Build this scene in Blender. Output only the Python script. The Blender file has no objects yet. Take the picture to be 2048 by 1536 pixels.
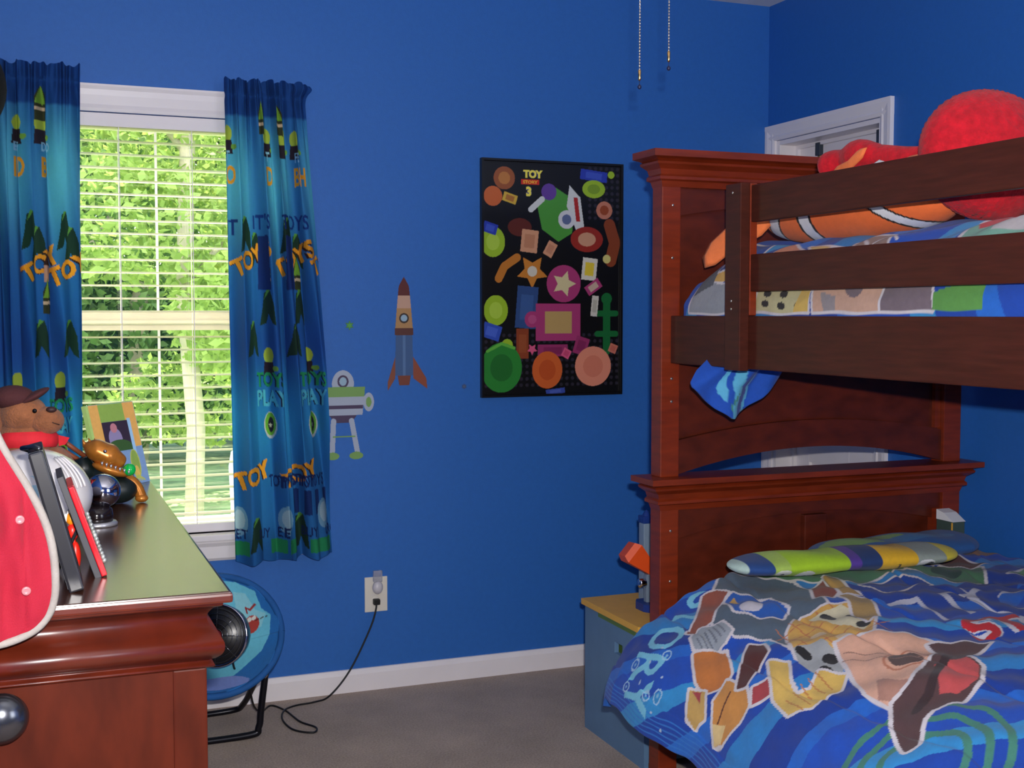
import bpy, math, random
import numpy as np
from math import pi, sin, cos, radians
from mathutils import Vector, Matrix

S = bpy.context.scene
COL = S.collection

# ------------------------------------------------------------------ camera, world, sun, exposure
CAMP = Vector((0, 0, 1.34))
YAW, PITCH = 0.376472, 0.0572413
cd = bpy.data.cameras.new('camera')
cd.sensor_width = 36; cd.lens = 2444.97/2048*36; cd.clip_start = 0.02; cd.clip_end = 200
cam = bpy.data.objects.new('camera', cd); COL.objects.link(cam)
cam.location = CAMP
cam.rotation_euler = (pi/2-PITCH, 0, -YAW)
S.camera = cam
S.view_settings.view_transform = 'Standard'
S.view_settings.look = 'None'
S.view_settings.gamma = 1
S.view_settings.use_curve_mapping = False
S.view_settings.exposure = 0.0

w = bpy.data.worlds.new('sky'); S.world = w; w.use_nodes = True
nt = w.node_tree; nt.nodes.clear()
wo = nt.nodes.new('ShaderNodeOutputWorld'); bg = nt.nodes.new('ShaderNodeBackground')
sky = nt.nodes.new('ShaderNodeTexSky'); sky.sky_type = 'NISHITA'; sky.sun_disc = False
sky.sun_elevation = radians(48); sky.sun_rotation = radians(200); sky.air_density = 1.3; sky.dust_density = 2.0
nt.links.new(sky.outputs[0], bg.inputs[0]); bg.inputs[1].default_value = 0.75
nt.links.new(bg.outputs[0], wo.inputs[0])

def light(name, kind, loc, rot, energy, color=(1, 1, 1), **kw):
    l = bpy.data.lights.new(name, kind); l.energy = energy; l.color = color
    for k, v in kw.items(): setattr(l, k, v)
    o = bpy.data.objects.new(name, l); o.location = loc; o.rotation_euler = rot; COL.objects.link(o); return o
# the sun stands high behind the trees and shines through their leaves
light('sun', 'SUN', (0, 12, 20), (radians(-27), radians(14), 0), 14.0, (1, .93, .80), angle=radians(1.0))
# the camera's own built-in flash, a hand's width above the lens
light('camera_flash', 'AREA', (0.03, -0.01, 1.435), (radians(90-2.6), 0, -YAW), 70.0, (1, .96, .93), shape='RECTANGLE', size=.04, size_y=.022)
# ambient fill added behind the camera
light('ambient_fill', 'AREA', (2.2, -.84, 1.5), (radians(90), 0, 0), 29.0, (.93, .96, 1.0), shape='RECTANGLE', size=1.0, size_y=1.2)

# ------------------------------------------------------------------ helpers
def lin(r, g, b):
    def f(c):
        c /= 255.; return c/12.92 if c <= .04045 else ((c+.055)/1.055)**2.4
    return (f(r), f(g), f(b))

MATS = {}
def mat(name, rgb=(128, 128, 128), rough=.6, metal=0., noise=0., nscale=20., bump=0., bscale=200., col_attr=False,
        transl=0., coat=0., coatr=.2, trans=0., stretch=None, spec=.5, emit=None, alpha=1., ior=1.45, sheen=0.):
    if name in MATS: return MATS[name]
    m = bpy.data.materials.new(name); m.use_nodes = True
    t = m.node_tree; N = t.nodes; L = t.links
    b = N['Principled BSDF']; out = N['Material Output']
    c = lin(*rgb)
    b.inputs['Base Color'].default_value = (*c, 1); b.inputs['Roughness'].default_value = rough
    b.inputs['Metallic'].default_value = metal; b.inputs['Coat Weight'].default_value = coat
    b.inputs['Coat Roughness'].default_value = coatr
    b.inputs['Transmission Weight'].default_value = trans; b.inputs['IOR'].default_value = ior
    b.inputs['Specular IOR Level'].default_value = spec
    b.inputs['Sheen Weight'].default_value = sheen
    tc = N.new('ShaderNodeTexCoord'); src = tc.outputs['Object']
    if stretch:
        mp = N.new('ShaderNodeMapping'); mp.inputs['Scale'].default_value = stretch; L.new(src, mp.inputs[0]); src = mp.outputs[0]
    colout = None
    if col_attr:
        a = N.new('ShaderNodeAttribute'); a.attribute_name = 'Col'; colout = a.outputs['Color']
        L.new(colout, b.inputs['Base Color'])
    if noise > 0:
        n = N.new('ShaderNodeTexNoise'); n.inputs['Scale'].default_value = nscale; n.inputs['Detail'].default_value = 5
        L.new(src, n.inputs['Vector'])
        mr = N.new('ShaderNodeMapRange'); mr.inputs['From Min'].default_value = .3; mr.inputs['From Max'].default_value = .7
        mr.inputs['To Min'].default_value = 1-noise; mr.inputs['To Max'].default_value = 1+noise
        L.new(n.outputs[0], mr.inputs['Value'])
        mx = N.new('ShaderNodeVectorMath'); mx.operation = 'SCALE'
        if colout: L.new(colout, mx.inputs[0])
        else: mx.inputs[0].default_value = c
        L.new(mr.outputs[0], mx.inputs['Scale']); L.new(mx.outputs[0], b.inputs['Base Color'])
    if bump > 0:
        n2 = N.new('ShaderNodeTexNoise'); n2.inputs['Scale'].default_value = bscale; n2.inputs['Detail'].default_value = 3
        L.new(tc.outputs['Object'], n2.inputs['Vector'])
        bp = N.new('ShaderNodeBump'); bp.inputs['Strength'].default_value = bump; bp.inputs['Distance'].default_value = .004
        L.new(n2.outputs[0], bp.inputs['Height']); L.new(bp.outputs[0], b.inputs['Normal'])
    if transl > 0:
        tr = N.new('ShaderNodeBsdfTranslucent'); ms = N.new('ShaderNodeMixShader'); ms.inputs[0].default_value = transl
        if colout: L.new(colout, tr.inputs[0])
        else: tr.inputs[0].default_value = (*c, 1)
        L.new(b.outputs[0], ms.inputs[1]); L.new(tr.outputs[0], ms.inputs[2]); L.new(ms.outputs[0], out.inputs[0])
    MATS[name] = m
    return m

def glass_mat():
    if 'pane' in MATS: return MATS['pane']
    m = bpy.data.materials.new('window_glass'); m.use_nodes = True
    t = m.node_tree; t.nodes.clear(); o = t.nodes.new('ShaderNodeOutputMaterial')
    tr = t.nodes.new('ShaderNodeBsdfTransparent'); gl = t.nodes.new('ShaderNodeBsdfGlossy'); gl.inputs['Roughness'].default_value = .02
    mx = t.nodes.new('ShaderNodeMixShader'); mx.inputs[0].default_value = .05
    tr.inputs[0].default_value = (.97, .99, .97, 1)
    t.links.new(tr.outputs[0], mx.inputs[1]); t.links.new(gl.outputs[0], mx.inputs[2]); t.links.new(mx.outputs[0], o.inputs[0])
    MATS['pane'] = m; return m

def tag(o, label=None, cat=None, group=None, kind=None):
    if label: o['label'] = label
    if cat: o['category'] = cat
    if group: o['group'] = group
    if kind: o['kind'] = kind
    return o

def empty(name, loc, label, cat, group=None):
    o = bpy.data.objects.new(name, None); COL.objects.link(o); o.location = loc; o.empty_display_size = .05
    return tag(o, label, cat, group)

class MB:
    """collects geometry in world coordinates, links it as one mesh"""
    def __init__(s): s.v = []; s.f = []; s.sm = []; s.c = None
    def add(s, vs, fs, smooth=False):
        n = len(s.v); s.v += [tuple(p) for p in vs]
        for f in fs: s.f.append([i+n for i in f]); s.sm.append(smooth)
        return s
    def box(s, x0, x1, y0, y1, z0, z1, rot=None, bev=0.):
        if bev > 0:
            return s.bbox(x0, x1, y0, y1, z0, z1, bev, rot)
        vs = [Vector((x, y, z)) for x in (x0, x1) for y in (y0, y1) for z in (z0, z1)]
        if rot: vs = [rot @ p for p in vs]
        return s.add(vs, [(0, 1, 3, 2), (4, 6, 7, 5), (0, 4, 5, 1), (2, 3, 7, 6), (0, 2, 6, 4), (1, 5, 7, 3)])
    def bbox(s, x0, x1, y0, y1, z0, z1, b, rot=None):
        # box whose edges are chamfered by b
        import bmesh
        bm = bmesh.new(); bmesh.ops.create_cube(bm, size=1)
        for q in bm.verts: q.co = Vector((x0+(q.co.x+.5)*(x1-x0), y0+(q.co.y+.5)*(y1-y0), z0+(q.co.z+.5)*(z1-z0)))
        bmesh.ops.bevel(bm, geom=bm.edges[:], offset=b, segments=2, profile=.6, affect='EDGES')
        vs = [rot @ q.co if rot else q.co.copy() for q in bm.verts]; bm.verts.index_update()
        fs = [[q.index for q in f.verts] for f in bm.faces]; bm.free()
        return s.add(vs, fs)
    def prism(s, pts, axis, a, b):
        """polygon pts (2D) extruded along axis from a to b"""
        def P(p, t):
            if axis == 'x': return (t, p[0], p[1])
            if axis == 'y': return (p[0], t, p[1])
            return (p[0], p[1], t)
        n = len(pts)
        vs = [P(p, a) for p in pts]+[P(p, b) for p in pts]
        fs = [list(range(n)), list(range(2*n-1, n-1, -1))]+[(i, i+n, (i+1) % n+n, (i+1) % n) for i in range(n)]
        return s.add(vs, fs)
    def tube(s, pts, r, seg=8, cap=True):
        pts = [Vector(p) for p in pts]; n = len(pts)
        R = r if isinstance(r, (list, tuple)) else [r]*n
        up = None; vs = []
        for i, p in enumerate(pts):
            d = (pts[min(i+1, n-1)]-pts[max(i-1, 0)]).normalized()
            if up is None: up = d.orthogonal().normalized()
            u = (up-d*up.dot(d)).normalized(); up = u; q = d.cross(u)
            for k in range(seg):
                a = 2*pi*k/seg; vs.append(p+(u*cos(a)+q*sin(a))*R[i])
        fs = []
        for i in range(n-1):
            for k in range(seg):
                a = i*seg+k; b2 = i*seg+(k+1) % seg; fs.append((a, b2, b2+seg, a+seg))
        if cap: fs += [list(range(seg-1, -1, -1)), list(range((n-1)*seg, n*seg))]
        return s.add(vs, fs, True)
    def lathe(s, prof, M=None, seg=24, cap=True):
        """prof = [(r,z)] about z"""
        vs = []; fs = []
        for r, z in prof:
            for k in range(seg):
                a = 2*pi*k/seg; p = Vector((r*cos(a), r*sin(a), z)); vs.append(M @ p if M else p)
        for i in range(len(prof)-1):
            for k in range(seg):
                a = i*seg+k; b2 = i*seg+(k+1) % seg; fs.append((a, b2, b2+seg, a+seg))
        if cap: fs += [list(range(seg-1, -1, -1)), list(range((len(prof)-1)*seg, len(prof)*seg))]
        return s.add(vs, fs, True)
    def blob(s, c, r, M=None, nu=28, nv=18, fn=None, power=1.):
        """ellipsoid; fn(unit vector)->scale"""
        prof = []
        vs = []; fs = []
        for i in range(nv+1):
            th = pi*i/nv
            for k in range(nu):
                a = 2*pi*k/nu; d = Vector((sin(th)*cos(a), sin(th)*sin(a), cos(th)))
                if power != 1.: d = Vector([math.copysign(abs(q)**power, q) for q in d])
                sc = fn(d) if fn else 1.
                p = Vector((d.x*r[0], d.y*r[1], d.z*r[2]))*sc
                if M: p = M @ p
                vs.append(Vector(c)+p)
        for i in range(nv):
            for k in range(nu):
                a = i*nu+k; b2 = i*nu+(k+1) % nu; fs.append((a, a+nu, b2+nu, b2))
        return s.add(vs, fs, True)
    def build(s, name, m, parent=None, label=None, cat=None, group=None, kind=None, smooth=None, origin=None, colors=None):
        me = bpy.data.meshes.new(name)
        o = bpy.data.objects.new(name, me); COL.objects.link(o)
        V = np.array([tuple(p) for p in s.v], float)
        if parent is not None:
            org = np.array(parent_world(parent)); o.parent = parent
        else:
            org = np.array(origin) if origin is not None else np.array([(V[:, 0].min()+V[:, 0].max())/2, (V[:, 1].min()+V[:, 1].max())/2, V[:, 2].min()])
            o.location = org
        me.from_pydata((V-org).tolist(), [], s.f)
        import bmesh
        bm = bmesh.new(); bm.from_mesh(me)
        bmesh.ops.remove_doubles(bm, verts=bm.verts, dist=1e-6) if len(s.v) < 3000 and colors is None else None
        bmesh.ops.recalc_face_normals(bm, faces=bm.faces); bm.to_mesh(me); bm.free()
        if smooth is None: smooth = any(s.sm)
        if smooth:
            me.polygons.foreach_set('use_smooth', [True]*len(me.polygons))
            if not all(s.sm): me.set_sharp_from_angle(angle=radians(40))
        me.materials.append(m)
        if colors is not None:
            at = me.color_attributes.new('Col', 'FLOAT_COLOR', 'POINT')
            cc = np.ones((len(me.vertices), 4), np.float32); cc[:, :3] = colors; at.data.foreach_set('color', cc.ravel())
        return tag(o, label, cat, group, kind)

def parent_world(p):
    v = Vector((0, 0, 0))
    while p is not None: v = v+p.location; p = p.parent
    return v

def sheet(P, C=None, name='sheet', m=None, **kw):
    """P: (nu,nv,3) grid"""
    nu, nv = P.shape[:2]
    b = MB(); b.v = [tuple(p) for p in P.reshape(-1, 3)]
    idx = np.arange(nu*nv).reshape(nu, nv)
    q = np.stack([idx[:-1, :-1], idx[1:, :-1], idx[1:, 1:], idx[:-1, 1:]], -1).reshape(-1, 4)
    b.f = q.tolist(); b.sm = [True]*len(b.f)
    return b.build(name, m, colors=None if C is None else C.reshape(-1, 3), **kw)

def solid(o, t, offset=0):
    md = o.modifiers.new('thickness', 'SOLIDIFY'); md.thickness = t; md.offset = offset; return o

# text outlines as triangles in the unit of letter height
_TX = {}
def text_tris(s, bold=0.):
    k = (s, bold)
    if k in _TX: return _TX[k]
    c = bpy.data.curves.new('t', 'FONT'); c.body = s; c.size = 1.; c.offset = bold; c.resolution_u = 3
    o = bpy.data.objects.new('t', c); COL.objects.link(o)
    dg = bpy.context.evaluated_depsgraph_get(); dg.update()
    me = o.evaluated_get(dg).to_mesh(); me.calc_loop_triangles()
    V = np.array([v.co[:2] for v in me.vertices]); T = np.array([t.vertices[:] for t in me.loop_triangles])
    tri = V[T]; tri[..., 0] -= V[:, 0].min(); tri[..., 1] -= V[:, 1].min()
    sc = tri[..., 1].max(); tri = tri/sc
    o.evaluated_get(dg).to_mesh_clear(); bpy.data.objects.remove(o); bpy.data.curves.remove(c)
    _TX[k] = tri; return tri

class Paint:
    """lays a printed design into the vertices of a dense cloth or paper grid (cloth coordinates U,V)"""
    def __init__(s, U, V, base):
        s.U = U.ravel(); s.V = V.ravel(); s.sh = U.shape; s.C = np.tile(np.array(lin(*base)), (s.U.size, 1))
    def _set(s, idx, m, rgb): s.C[idx[m]] = lin(*rgb)
    def _near(s, x0, x1, y0, y1): return np.nonzero((s.U >= x0) & (s.U <= x1) & (s.V >= y0) & (s.V <= y1))[0]
    def poly(s, pts, rgb, grow=0., grgb=None):
        pts = np.array(pts, float)
        if grgb is not None: s.stroke(np.vstack([pts, pts[:1]]), grow*2, grgb)
        i = s._near(pts[:, 0].min(), pts[:, 0].max(), pts[:, 1].min(), pts[:, 1].max())
        if not len(i): return
        x, y = s.U[i], s.V[i]; ins = np.zeros(len(i), bool)
        a = pts; b = np.roll(pts, -1, 0)
        for (x1, y1), (x2, y2) in zip(a, b):
            if y1 == y2: continue
            c = ((y1 > y) != (y2 > y)) & (x < (x2-x1)*(y-y1)/(y2-y1)+x1); ins ^= c
        s._set(i, ins, rgb)
    def ell(s, cx, cy, rx, ry, rgb, rot=0.):
        r = max(rx, ry); i = s._near(cx-r, cx+r, cy-r, cy+r)
        dx, dy = s.U[i]-cx, s.V[i]-cy; c, q = cos(rot), sin(rot)
        m = ((dx*c+dy*q)/rx)**2+((-dx*q+dy*c)/ry)**2 <= 1; s._set(i, m, rgb)
    def ring(s, cx, cy, r, wd, rgb):
        i = s._near(cx-r, cx+r, cy-r, cy+r); d = np.hypot(s.U[i]-cx, s.V[i]-cy); s._set(i, (d <= r) & (d >= r-wd), rgb)
    def stroke(s, pts, wd, rgb):
        pts = np.array(pts, float)
        for a, b in zip(pts[:-1], pts[1:]):
            r = wd/2; i = s._near(min(a[0], b[0])-r, max(a[0], b[0])+r, min(a[1], b[1])-r, max(a[1], b[1])+r)
            if not len(i): continue
            p = np.stack([s.U[i], s.V[i]], 1); d = b-a; L = d@d+1e-12
            t = np.clip((p-a)@d/L, 0, 1); q = p-(a+t[:, None]*d); s._set(i, (q**2).sum(1) <= r*r, rgb)
    def text(s, body, x, y, h, rgb, rot=0., shear=0., sx=1., bold=0.02, out=None, ow=.03):
        if out is not None: s.text(body, x, y, h, out, rot, shear, sx, bold+ow)
        T = text_tris(body, bold).copy()
        T[..., 0] = T[..., 0]*sx+T[..., 1]*shear; T = T*h; c, q = cos(rot), sin(rot)
        X = T[..., 0]*c-T[..., 1]*q+x; Y = T[..., 0]*q+T[..., 1]*c+y
        allm = s._near(X.min(), X.max(), Y.min(), Y.max())
        if not len(allm): return
        ux, uy = s.U[allm], s.V[allm]; hit = np.zeros(len(allm), bool)
        for k in range(len(X)):
            x0, x1, x2 = X[k]; y0, y1, y2 = Y[k]
            d = (x1-x0)*(y2-y0)-(x2-x0)*(y1-y0)
            if abs(d) < 1e-14: continue
            a = ((x1-ux)*(y2-uy)-(x2-ux)*(y1-uy))/d; b = ((x2-ux)*(y0-uy)-(x0-ux)*(y2-uy))/d
            hit |= (a >= 0) & (b >= 0) & (a+b <= 1)
        s._set(allm, hit, rgb)
    def bands(s, f, edges, cols):
        """f: field; colour by thresholds"""
        k = np.searchsorted(np.array(edges), f)
        s.C[:] = np.array([lin(*c) for c in cols])[k]
    def get(s): return s.C.reshape(*s.sh, 3)

def star_pts(cx, cz, r, n=6, q=.5, a0=pi/2): return [(cx+(r if k % 2 == 0 else r*q)*cos(a0+pi*k/n), cz+(r if k % 2 == 0 else r*q)*sin(a0+pi*k/n)) for k in range(2*n)]

# ------------------------------------------------------------------ materials
WALL = mat('blue_wall_paint', (39, 104, 186), .55, noise=.03, nscale=60, bump=.12, bscale=260)
WHITE = mat('white_trim_paint', (240, 234, 236), .35, noise=.02, nscale=8)
CEIL = mat('ceiling_paint', (236, 234, 228), .8, noise=.02, bump=.2, bscale=120)
CHERRY = mat('cherry_wood', (122, 42, 15), .38, noise=.22, nscale=9, stretch=(1, 1, 7), coat=.1)
CHERRYP = mat('cherry_wood_panel', (86, 29, 11), .42, noise=.3, nscale=7, stretch=(2, 1, 4), coat=.0)
CHERRYX = mat('cherry_wood_rail', (70, 30, 20), .5, noise=.22, nscale=9, stretch=(3, 1.0, 12), coat=.0, spec=.25)
DRESS = mat('dresser_wood', (88, 28, 11), .36, noise=.24, nscale=11, stretch=(2, 2, 1), coat=1.0, coatr=.30, spec=.3)
DRESSB = mat('dresser_panel_wood', (78, 27, 12), .45, noise=.28, nscale=9, stretch=(3, 3, 1), spec=.18)
DRESST = mat('dresser_top_wood', (70, 40, 28), .24, noise=.12, nscale=10, stretch=(4, 1, 1), coat=.6)
BLACKM = mat('black_metal', (22, 22, 30), .3, .4, noise=.03)
CHROME = mat('chrome', (200, 200, 210), .08, 1., noise=.01)
BRASS = mat('brass', (214, 170, 110), .25, 1., noise=.03)
PEWTER = mat('pewter', (96, 98, 104), .22, .9, noise=.04)
CORD = mat('black_cord', (16, 16, 18), .5, noise=.03)
CLOTHP = mat('printed_cotton', (30, 80, 170), .85, col_attr=True, noise=.05, nscale=90, bump=.25, bscale=500, sheen=.1)
CURT = mat('printed_curtain_cotton', (30, 80, 170), .9, col_attr=True, noise=.04, nscale=120, bump=.15, bscale=500, transl=.38)
PAPER = mat('printed_poster', (20, 20, 20), .35, col_attr=True, noise=.01)
STICK = mat('vinyl_sticker', (20, 20, 20), .5, col_attr=True, noise=.01)

# carpet
def carpet():
    m = bpy.data.materials.new('carpet_pile'); m.use_nodes = True; t = m.node_tree; N = t.nodes; L = t.links; b = N['Principled BSDF']
    b.inputs['Roughness'].default_value = .95; b.inputs['Sheen Weight'].default_value = .2
    tc = N.new('ShaderNodeTexCoord'); n = N.new('ShaderNodeTexNoise'); n.inputs['Scale'].default_value = 170; n.inputs['Detail'].default_value = 6
    n2 = N.new('ShaderNodeTexNoise'); n2.inputs['Scale'].default_value = 5; n2.inputs['Detail'].default_value = 3
    r = N.new('ShaderNodeValToRGB'); e = r.color_ramp.elements
    e[0].position = .3; e[0].color = (*lin(128, 108, 94), 1); e[1].position = .7; e[1].color = (*lin(192, 168, 150), 1)
    L.new(tc.outputs['Object'], n.inputs[0]); L.new(tc.outputs['Object'], n2.inputs[0])
    mx = N.new('ShaderNodeMix'); mx.inputs['Factor'].default_value = .35
    L.new(n.outputs[0], mx.inputs[2]); L.new(n2.outputs[0], mx.inputs[3]); L.new(mx.outputs[0], r.inputs[0]); L.new(r.outputs[0], b.inputs['Base Color'])
    bp = N.new('ShaderNodeBump'); bp.inputs['Strength'].default_value = .8; bp.inputs['Distance'].default_value = .006
    L.new(n.outputs[0], bp.inputs['Height']); L.new(bp.outputs[0], b.inputs['Normal']); return m

# ------------------------------------------------------------------ room shell
X0, X1, Y0, Y1, ZC = -.25, 2.751, -.95, 4.19, 2.552
T = .14
WX0, WX1, WZ0, WZ1 = 0.02, 0.80, .60, 1.99        # window opening
DY0, DY1, DZ1 = 3.488, 4.128, 2.018               # door opening in the right wall
def struct(b, name, m): return b.build(name, m, kind='structure')
struct(MB().box(X0-T, X1+T, Y0-T, Y1+T, -.1, 0), 'floor', carpet())
struct(MB().box(X0-T, X1+T, Y0-T, Y1+T, ZC, ZC+.1), 'ceiling', CEIL)
b = MB()
b.box(X0-T, WX0, Y1, Y1+T, 0, ZC); b.box(WX1, X1+T, Y1, Y1+T, 0, ZC)
b.box(WX0, WX1, Y1, Y1+T, 0, WZ0); b.box(WX0, WX1, Y1, Y1+T, WZ1, ZC)
struct(b, 'wall_back', WALL)
b = MB()
b.box(X1, X1+T, Y0-T, DY0, 0, ZC); b.box(X1, X1+T, DY1, Y1, 0, ZC); b.box(X1, X1+T, DY0, DY1, DZ1, ZC)
struct(b, 'wall_right', WALL)
struct(MB().box(X0-T, X0, Y0-T, Y1, 0, ZC), 'wall_left', WALL)
struct(MB().box(X0, X1, Y0-T, Y0, 0, ZC), 'wall_front', WALL)
def baseprof(d): return [(0, 0), (d*.014, 0), (d*.014, .062), (d*.010, .072), (d*.006, .079), (0, .080)]
struct(MB().prism([(Y1-p[0], p[1]) for p in baseprof(1)], 'x', X0, X1), 'baseboard_back', WHITE)
b = MB(); b.prism([(X1-p[0], p[1]) for p in baseprof(1)], 'y', Y0, DY0-.062); b.prism([(X1-p[0], p[1]) for p in baseprof(1)], 'y', DY1+.06, Y1-.014)
struct(b, 'baseboard_right', WHITE)
struct(MB().prism([(X0+p[0], p[1]) for p in baseprof(1)], 'y', Y0, Y1-.014), 'baseboard_left', WHITE)

# door in the right wall, recessed, with its casing
dr = empty('door_1', (X1, (DY0+DY1)/2, 0), None, None); dr['kind'] = 'structure'
b = MB()
def casing_prof(o):   # (offset from opening, projection)
    return [(0, 0), (0, .010), (.012, .014), (.02, .011), (.045, .016), (.060, .016), (.060, 0)]
for s, yy in ((-1, DY0), (1, DY1)):
    b.prism([(X1-p[1], yy+s*p[0]) for p in casing_prof(0)], 'z', 0, DZ1+.06)
b.prism([(X1-p[1]-.0008 if p[1] else X1, DZ1+p[0]+.0005) for p in casing_prof(0)], 'y', DY0-.0608, DY1+.0608)
b.build('casing', WHITE, dr)
b = MB(); b.box(X1+.0005, X1+T, DY1-.018, DY1-.0003, .0005, DZ1-.0005); b.box(X1+.0005, X1+T, DY0+.0003, DY0+.018, .0005, DZ1-.0005); b.box(X1+.001, X1+T, DY0+.0006, DY1-.0006, DZ1-.018, DZ1-.0009)
b.box(X1+.0752, X1+.0897, DY0+.001, DY1-.001, DZ1-.032, DZ1-.0179); b.box(X1+.075, X1+.0895, DY1-.032, DY1-.0179, .001, DZ1-.001); b.box(X1+.075, X1+.0895, DY0+.0179, DY0+.032, .001, DZ1-.001)
b.build('jamb', WHITE, dr)
b = MB(); xd = X1+.09
b.box(xd+.0135, xd+.035, DY0+.0192, DY1-.0192, .0125, DZ1-.0215)
ya, yb = DY0+.019, DY1-.019; st = .095; md = (ya+yb)/2
zs = [.012, .24, .76, .90, 1.50, 1.60, 1.88, DZ1-.021]
for a, c in ((ya, ya+st), (yb-st, yb), (md-.045, md+.045)): b.box(xd, xd+.0136, a, c, .012, DZ1-.021)
for a, c in ((zs[0], zs[1]), (zs[2], zs[3]), (zs[4], zs[5]), (zs[6], zs[7])): b.box(xd+.0006, xd+.0137, ya+.0008, yb-.0008, a, c)
for yl, yr in ((ya+st, md-.045), (md+.045, yb-st)):
    for zl, zh in ((zs[1], zs[2]), (zs[3], zs[4]), (zs[5], zs[6])):
        b.box(xd+.003, xd+.0142, yl+.022, yr-.022, zl+.022, zh-.022, bev=.005)
b.build('door_leaf', WHITE, dr)
b = MB(); Mk = Matrix.Translation((xd, yb-.05, .95)) @ Matrix.Rotation(-pi/2, 4, 'Y')
b.lathe([(.025, 0), (.025, .006), (.010, .01), (.010, .03), (.022, .038), (.027, .05), (.022, .062), (.006, .066)], Mk); b.build('door_knob', BRASS, dr)

# over-the-door hooks
hook0 = None
for i, (y, lb) in enumerate(((3.962, 'brass strap hook over the white door, nearer the room corner'), (3.598, 'brass strap hook over the white door, nearer the red cushion'))):
    if hook0 is None:
        h = empty('over_door_hook', (X1+.085, y, 1.90), lb, 'hook', 'hooks hanging over the door top')
        MB().box(X1+.078, X1+.088, y-.006, y+.006, 1.63, 1.955).build('strap', BRASS, h)
        MB().box(X1+.070, X1+.0905, y-.013, y+.013, 1.945, 1.995, bev=.003).build('clip', mat('dark_clip', (52, 60, 72), .4, noise=.03), h)
        MB().tube([(X1+.08, y, 1.64), (X1+.06, y, 1.62), (X1+.045, y, 1.635), (X1+.04, y, 1.67)], .004).build('hook_end', BRASS, h)
        hook0 = h
    else:
        r = hook0.copy(); COL.objects.link(r); r.location.y = y; r['label'] = lb
        for c in list(hook0.children):
            k = c.copy(); COL.objects.link(k); k.parent = r

# window
wn = empty('window_1', ((WX0+WX1)/2, Y1, WZ0), None, None); wn['kind'] = 'structure'
b = MB()
def wcas():
    return [(0, 0), (0, .010), (.010, .013), (.022, .010), (.050, .017), (.068, .019), (.078, .024), (.085, .024), (.085, 0)]
for s, xx in ((-1, WX0), (1, WX1)): b.prism([(xx+s*p[0], Y1-p[1]) for p in wcas()], 'z', WZ0-.02, WZ1+.085)
b.prism([(Y1-p[1]-.0008 if p[1] else Y1, WZ1+p[0]+.0005) for p in wcas()], 'x', WX0-.0858, WX1+.0858)
b.build('window_casing', WHITE, wn)
b = MB(); b.box(WX0-.11, WX1+.11, Y1-.045, Y1+.05, WZ0-.022, WZ0+.0, bev=.004)
b.prism([(Y1, WZ0-.022), (Y1-.022, WZ0-.022), (Y1-.022, WZ0-.032), (Y1-.014, WZ0-.045), (Y1-.014, WZ0-.085), (Y1-.006, WZ0-.095), (Y1, WZ0-.095)], 'x', WX0-.085, WX1+.085)
b.build('window_sill', WHITE, wn)
b = MB()
for x0, x1 in ((WX0, WX0+.035), (WX1-.035, WX1)): b.box(x0, x1, Y1+.075, Y1+.125, WZ0, WZ1)
b.box(WX0, WX1, Y1+.0751, Y1+.1249, WZ0, WZ0+.04); b.box(WX0, WX1, Y1+.0751, Y1+.1249, WZ1-.04, WZ1)
b.box(WX0+.035, WX1-.035, Y1+.09, Y1+.12, 1.318, 1.350); b.box(WX0+.035, WX1-.035, Y1+.076, Y1+.105, 1.285, 1.318)
b.build('sash_frame', mat('cream_vinyl', (214, 206, 190), .45, noise=.02), wn)
b = MB()
mid = (WX0+WX1)/2
b.box(mid-.004, mid+.004, Y1+.102, Y1+.108, 1.35, WZ1-.04); b.box(mid-.004, mid+.004, Y1+.088, Y1+.094, WZ0+.04, 1.285)
b.build('muntin', WHITE, wn)
MB().box(WX0+.035, WX1-.035, Y1+.104, Y1+.106, 1.35, WZ1-.04).build('pane', glass_mat(), wn)
MB().box(WX0+.035, WX1-.035, Y1+.09, Y1+.092, WZ0+.04, 1.285).build('pane', glass_mat(), wn)

# faux wood blind
bl = empty('window_blind', ((WX0+WX1)/2, Y1+.02, .63), 'white two-inch slatted blind lowered and open in the window', 'blind')
SLAT = mat('blind_slat_white', (250, 247, 232), .5, noise=.02, transl=.6)
b = MB(); y = Y1+.012
b.box(WX0+.004, WX1-.004, y-.012, y-.004, 1.945, 1.988, bev=.002); b.box(WX0+.004, WX1-.004, y-.004, y+.045, 1.95, 1.985)
b.build('headrail', WHITE, bl)
b = MB(); n = 31; dz = (1.945-.665)/(n-1)
for i in range(n):
    z = .665+i*dz
    c = [(y-.004, z-.0015), (y+.010, z+.0026), (y+.022, z+.0036), (y+.034, z+.0026), (y+.048, z-.0015), (y+.034, z-.0012), (y+.022, z-.0004), (y+.010, z-.0012)]
    b.prism(c, 'x', WX0+.006, WX1-.006)
b.build('slats', SLAT, bl)
MB().box(WX0+.006, WX1-.006, y-.004, y+.048, .603, .632, bev=.003).build('bottom_rail', WHITE, bl)
for x in (.286, .517, .10, .72):
    b = MB()
    for yy in (y-.006, y+.05): b.box(x-.0012, x+.0012, yy-.0006, yy+.0006, .63, 1.95)
    b.build('ladder_cord', WHITE, bl)

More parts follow.
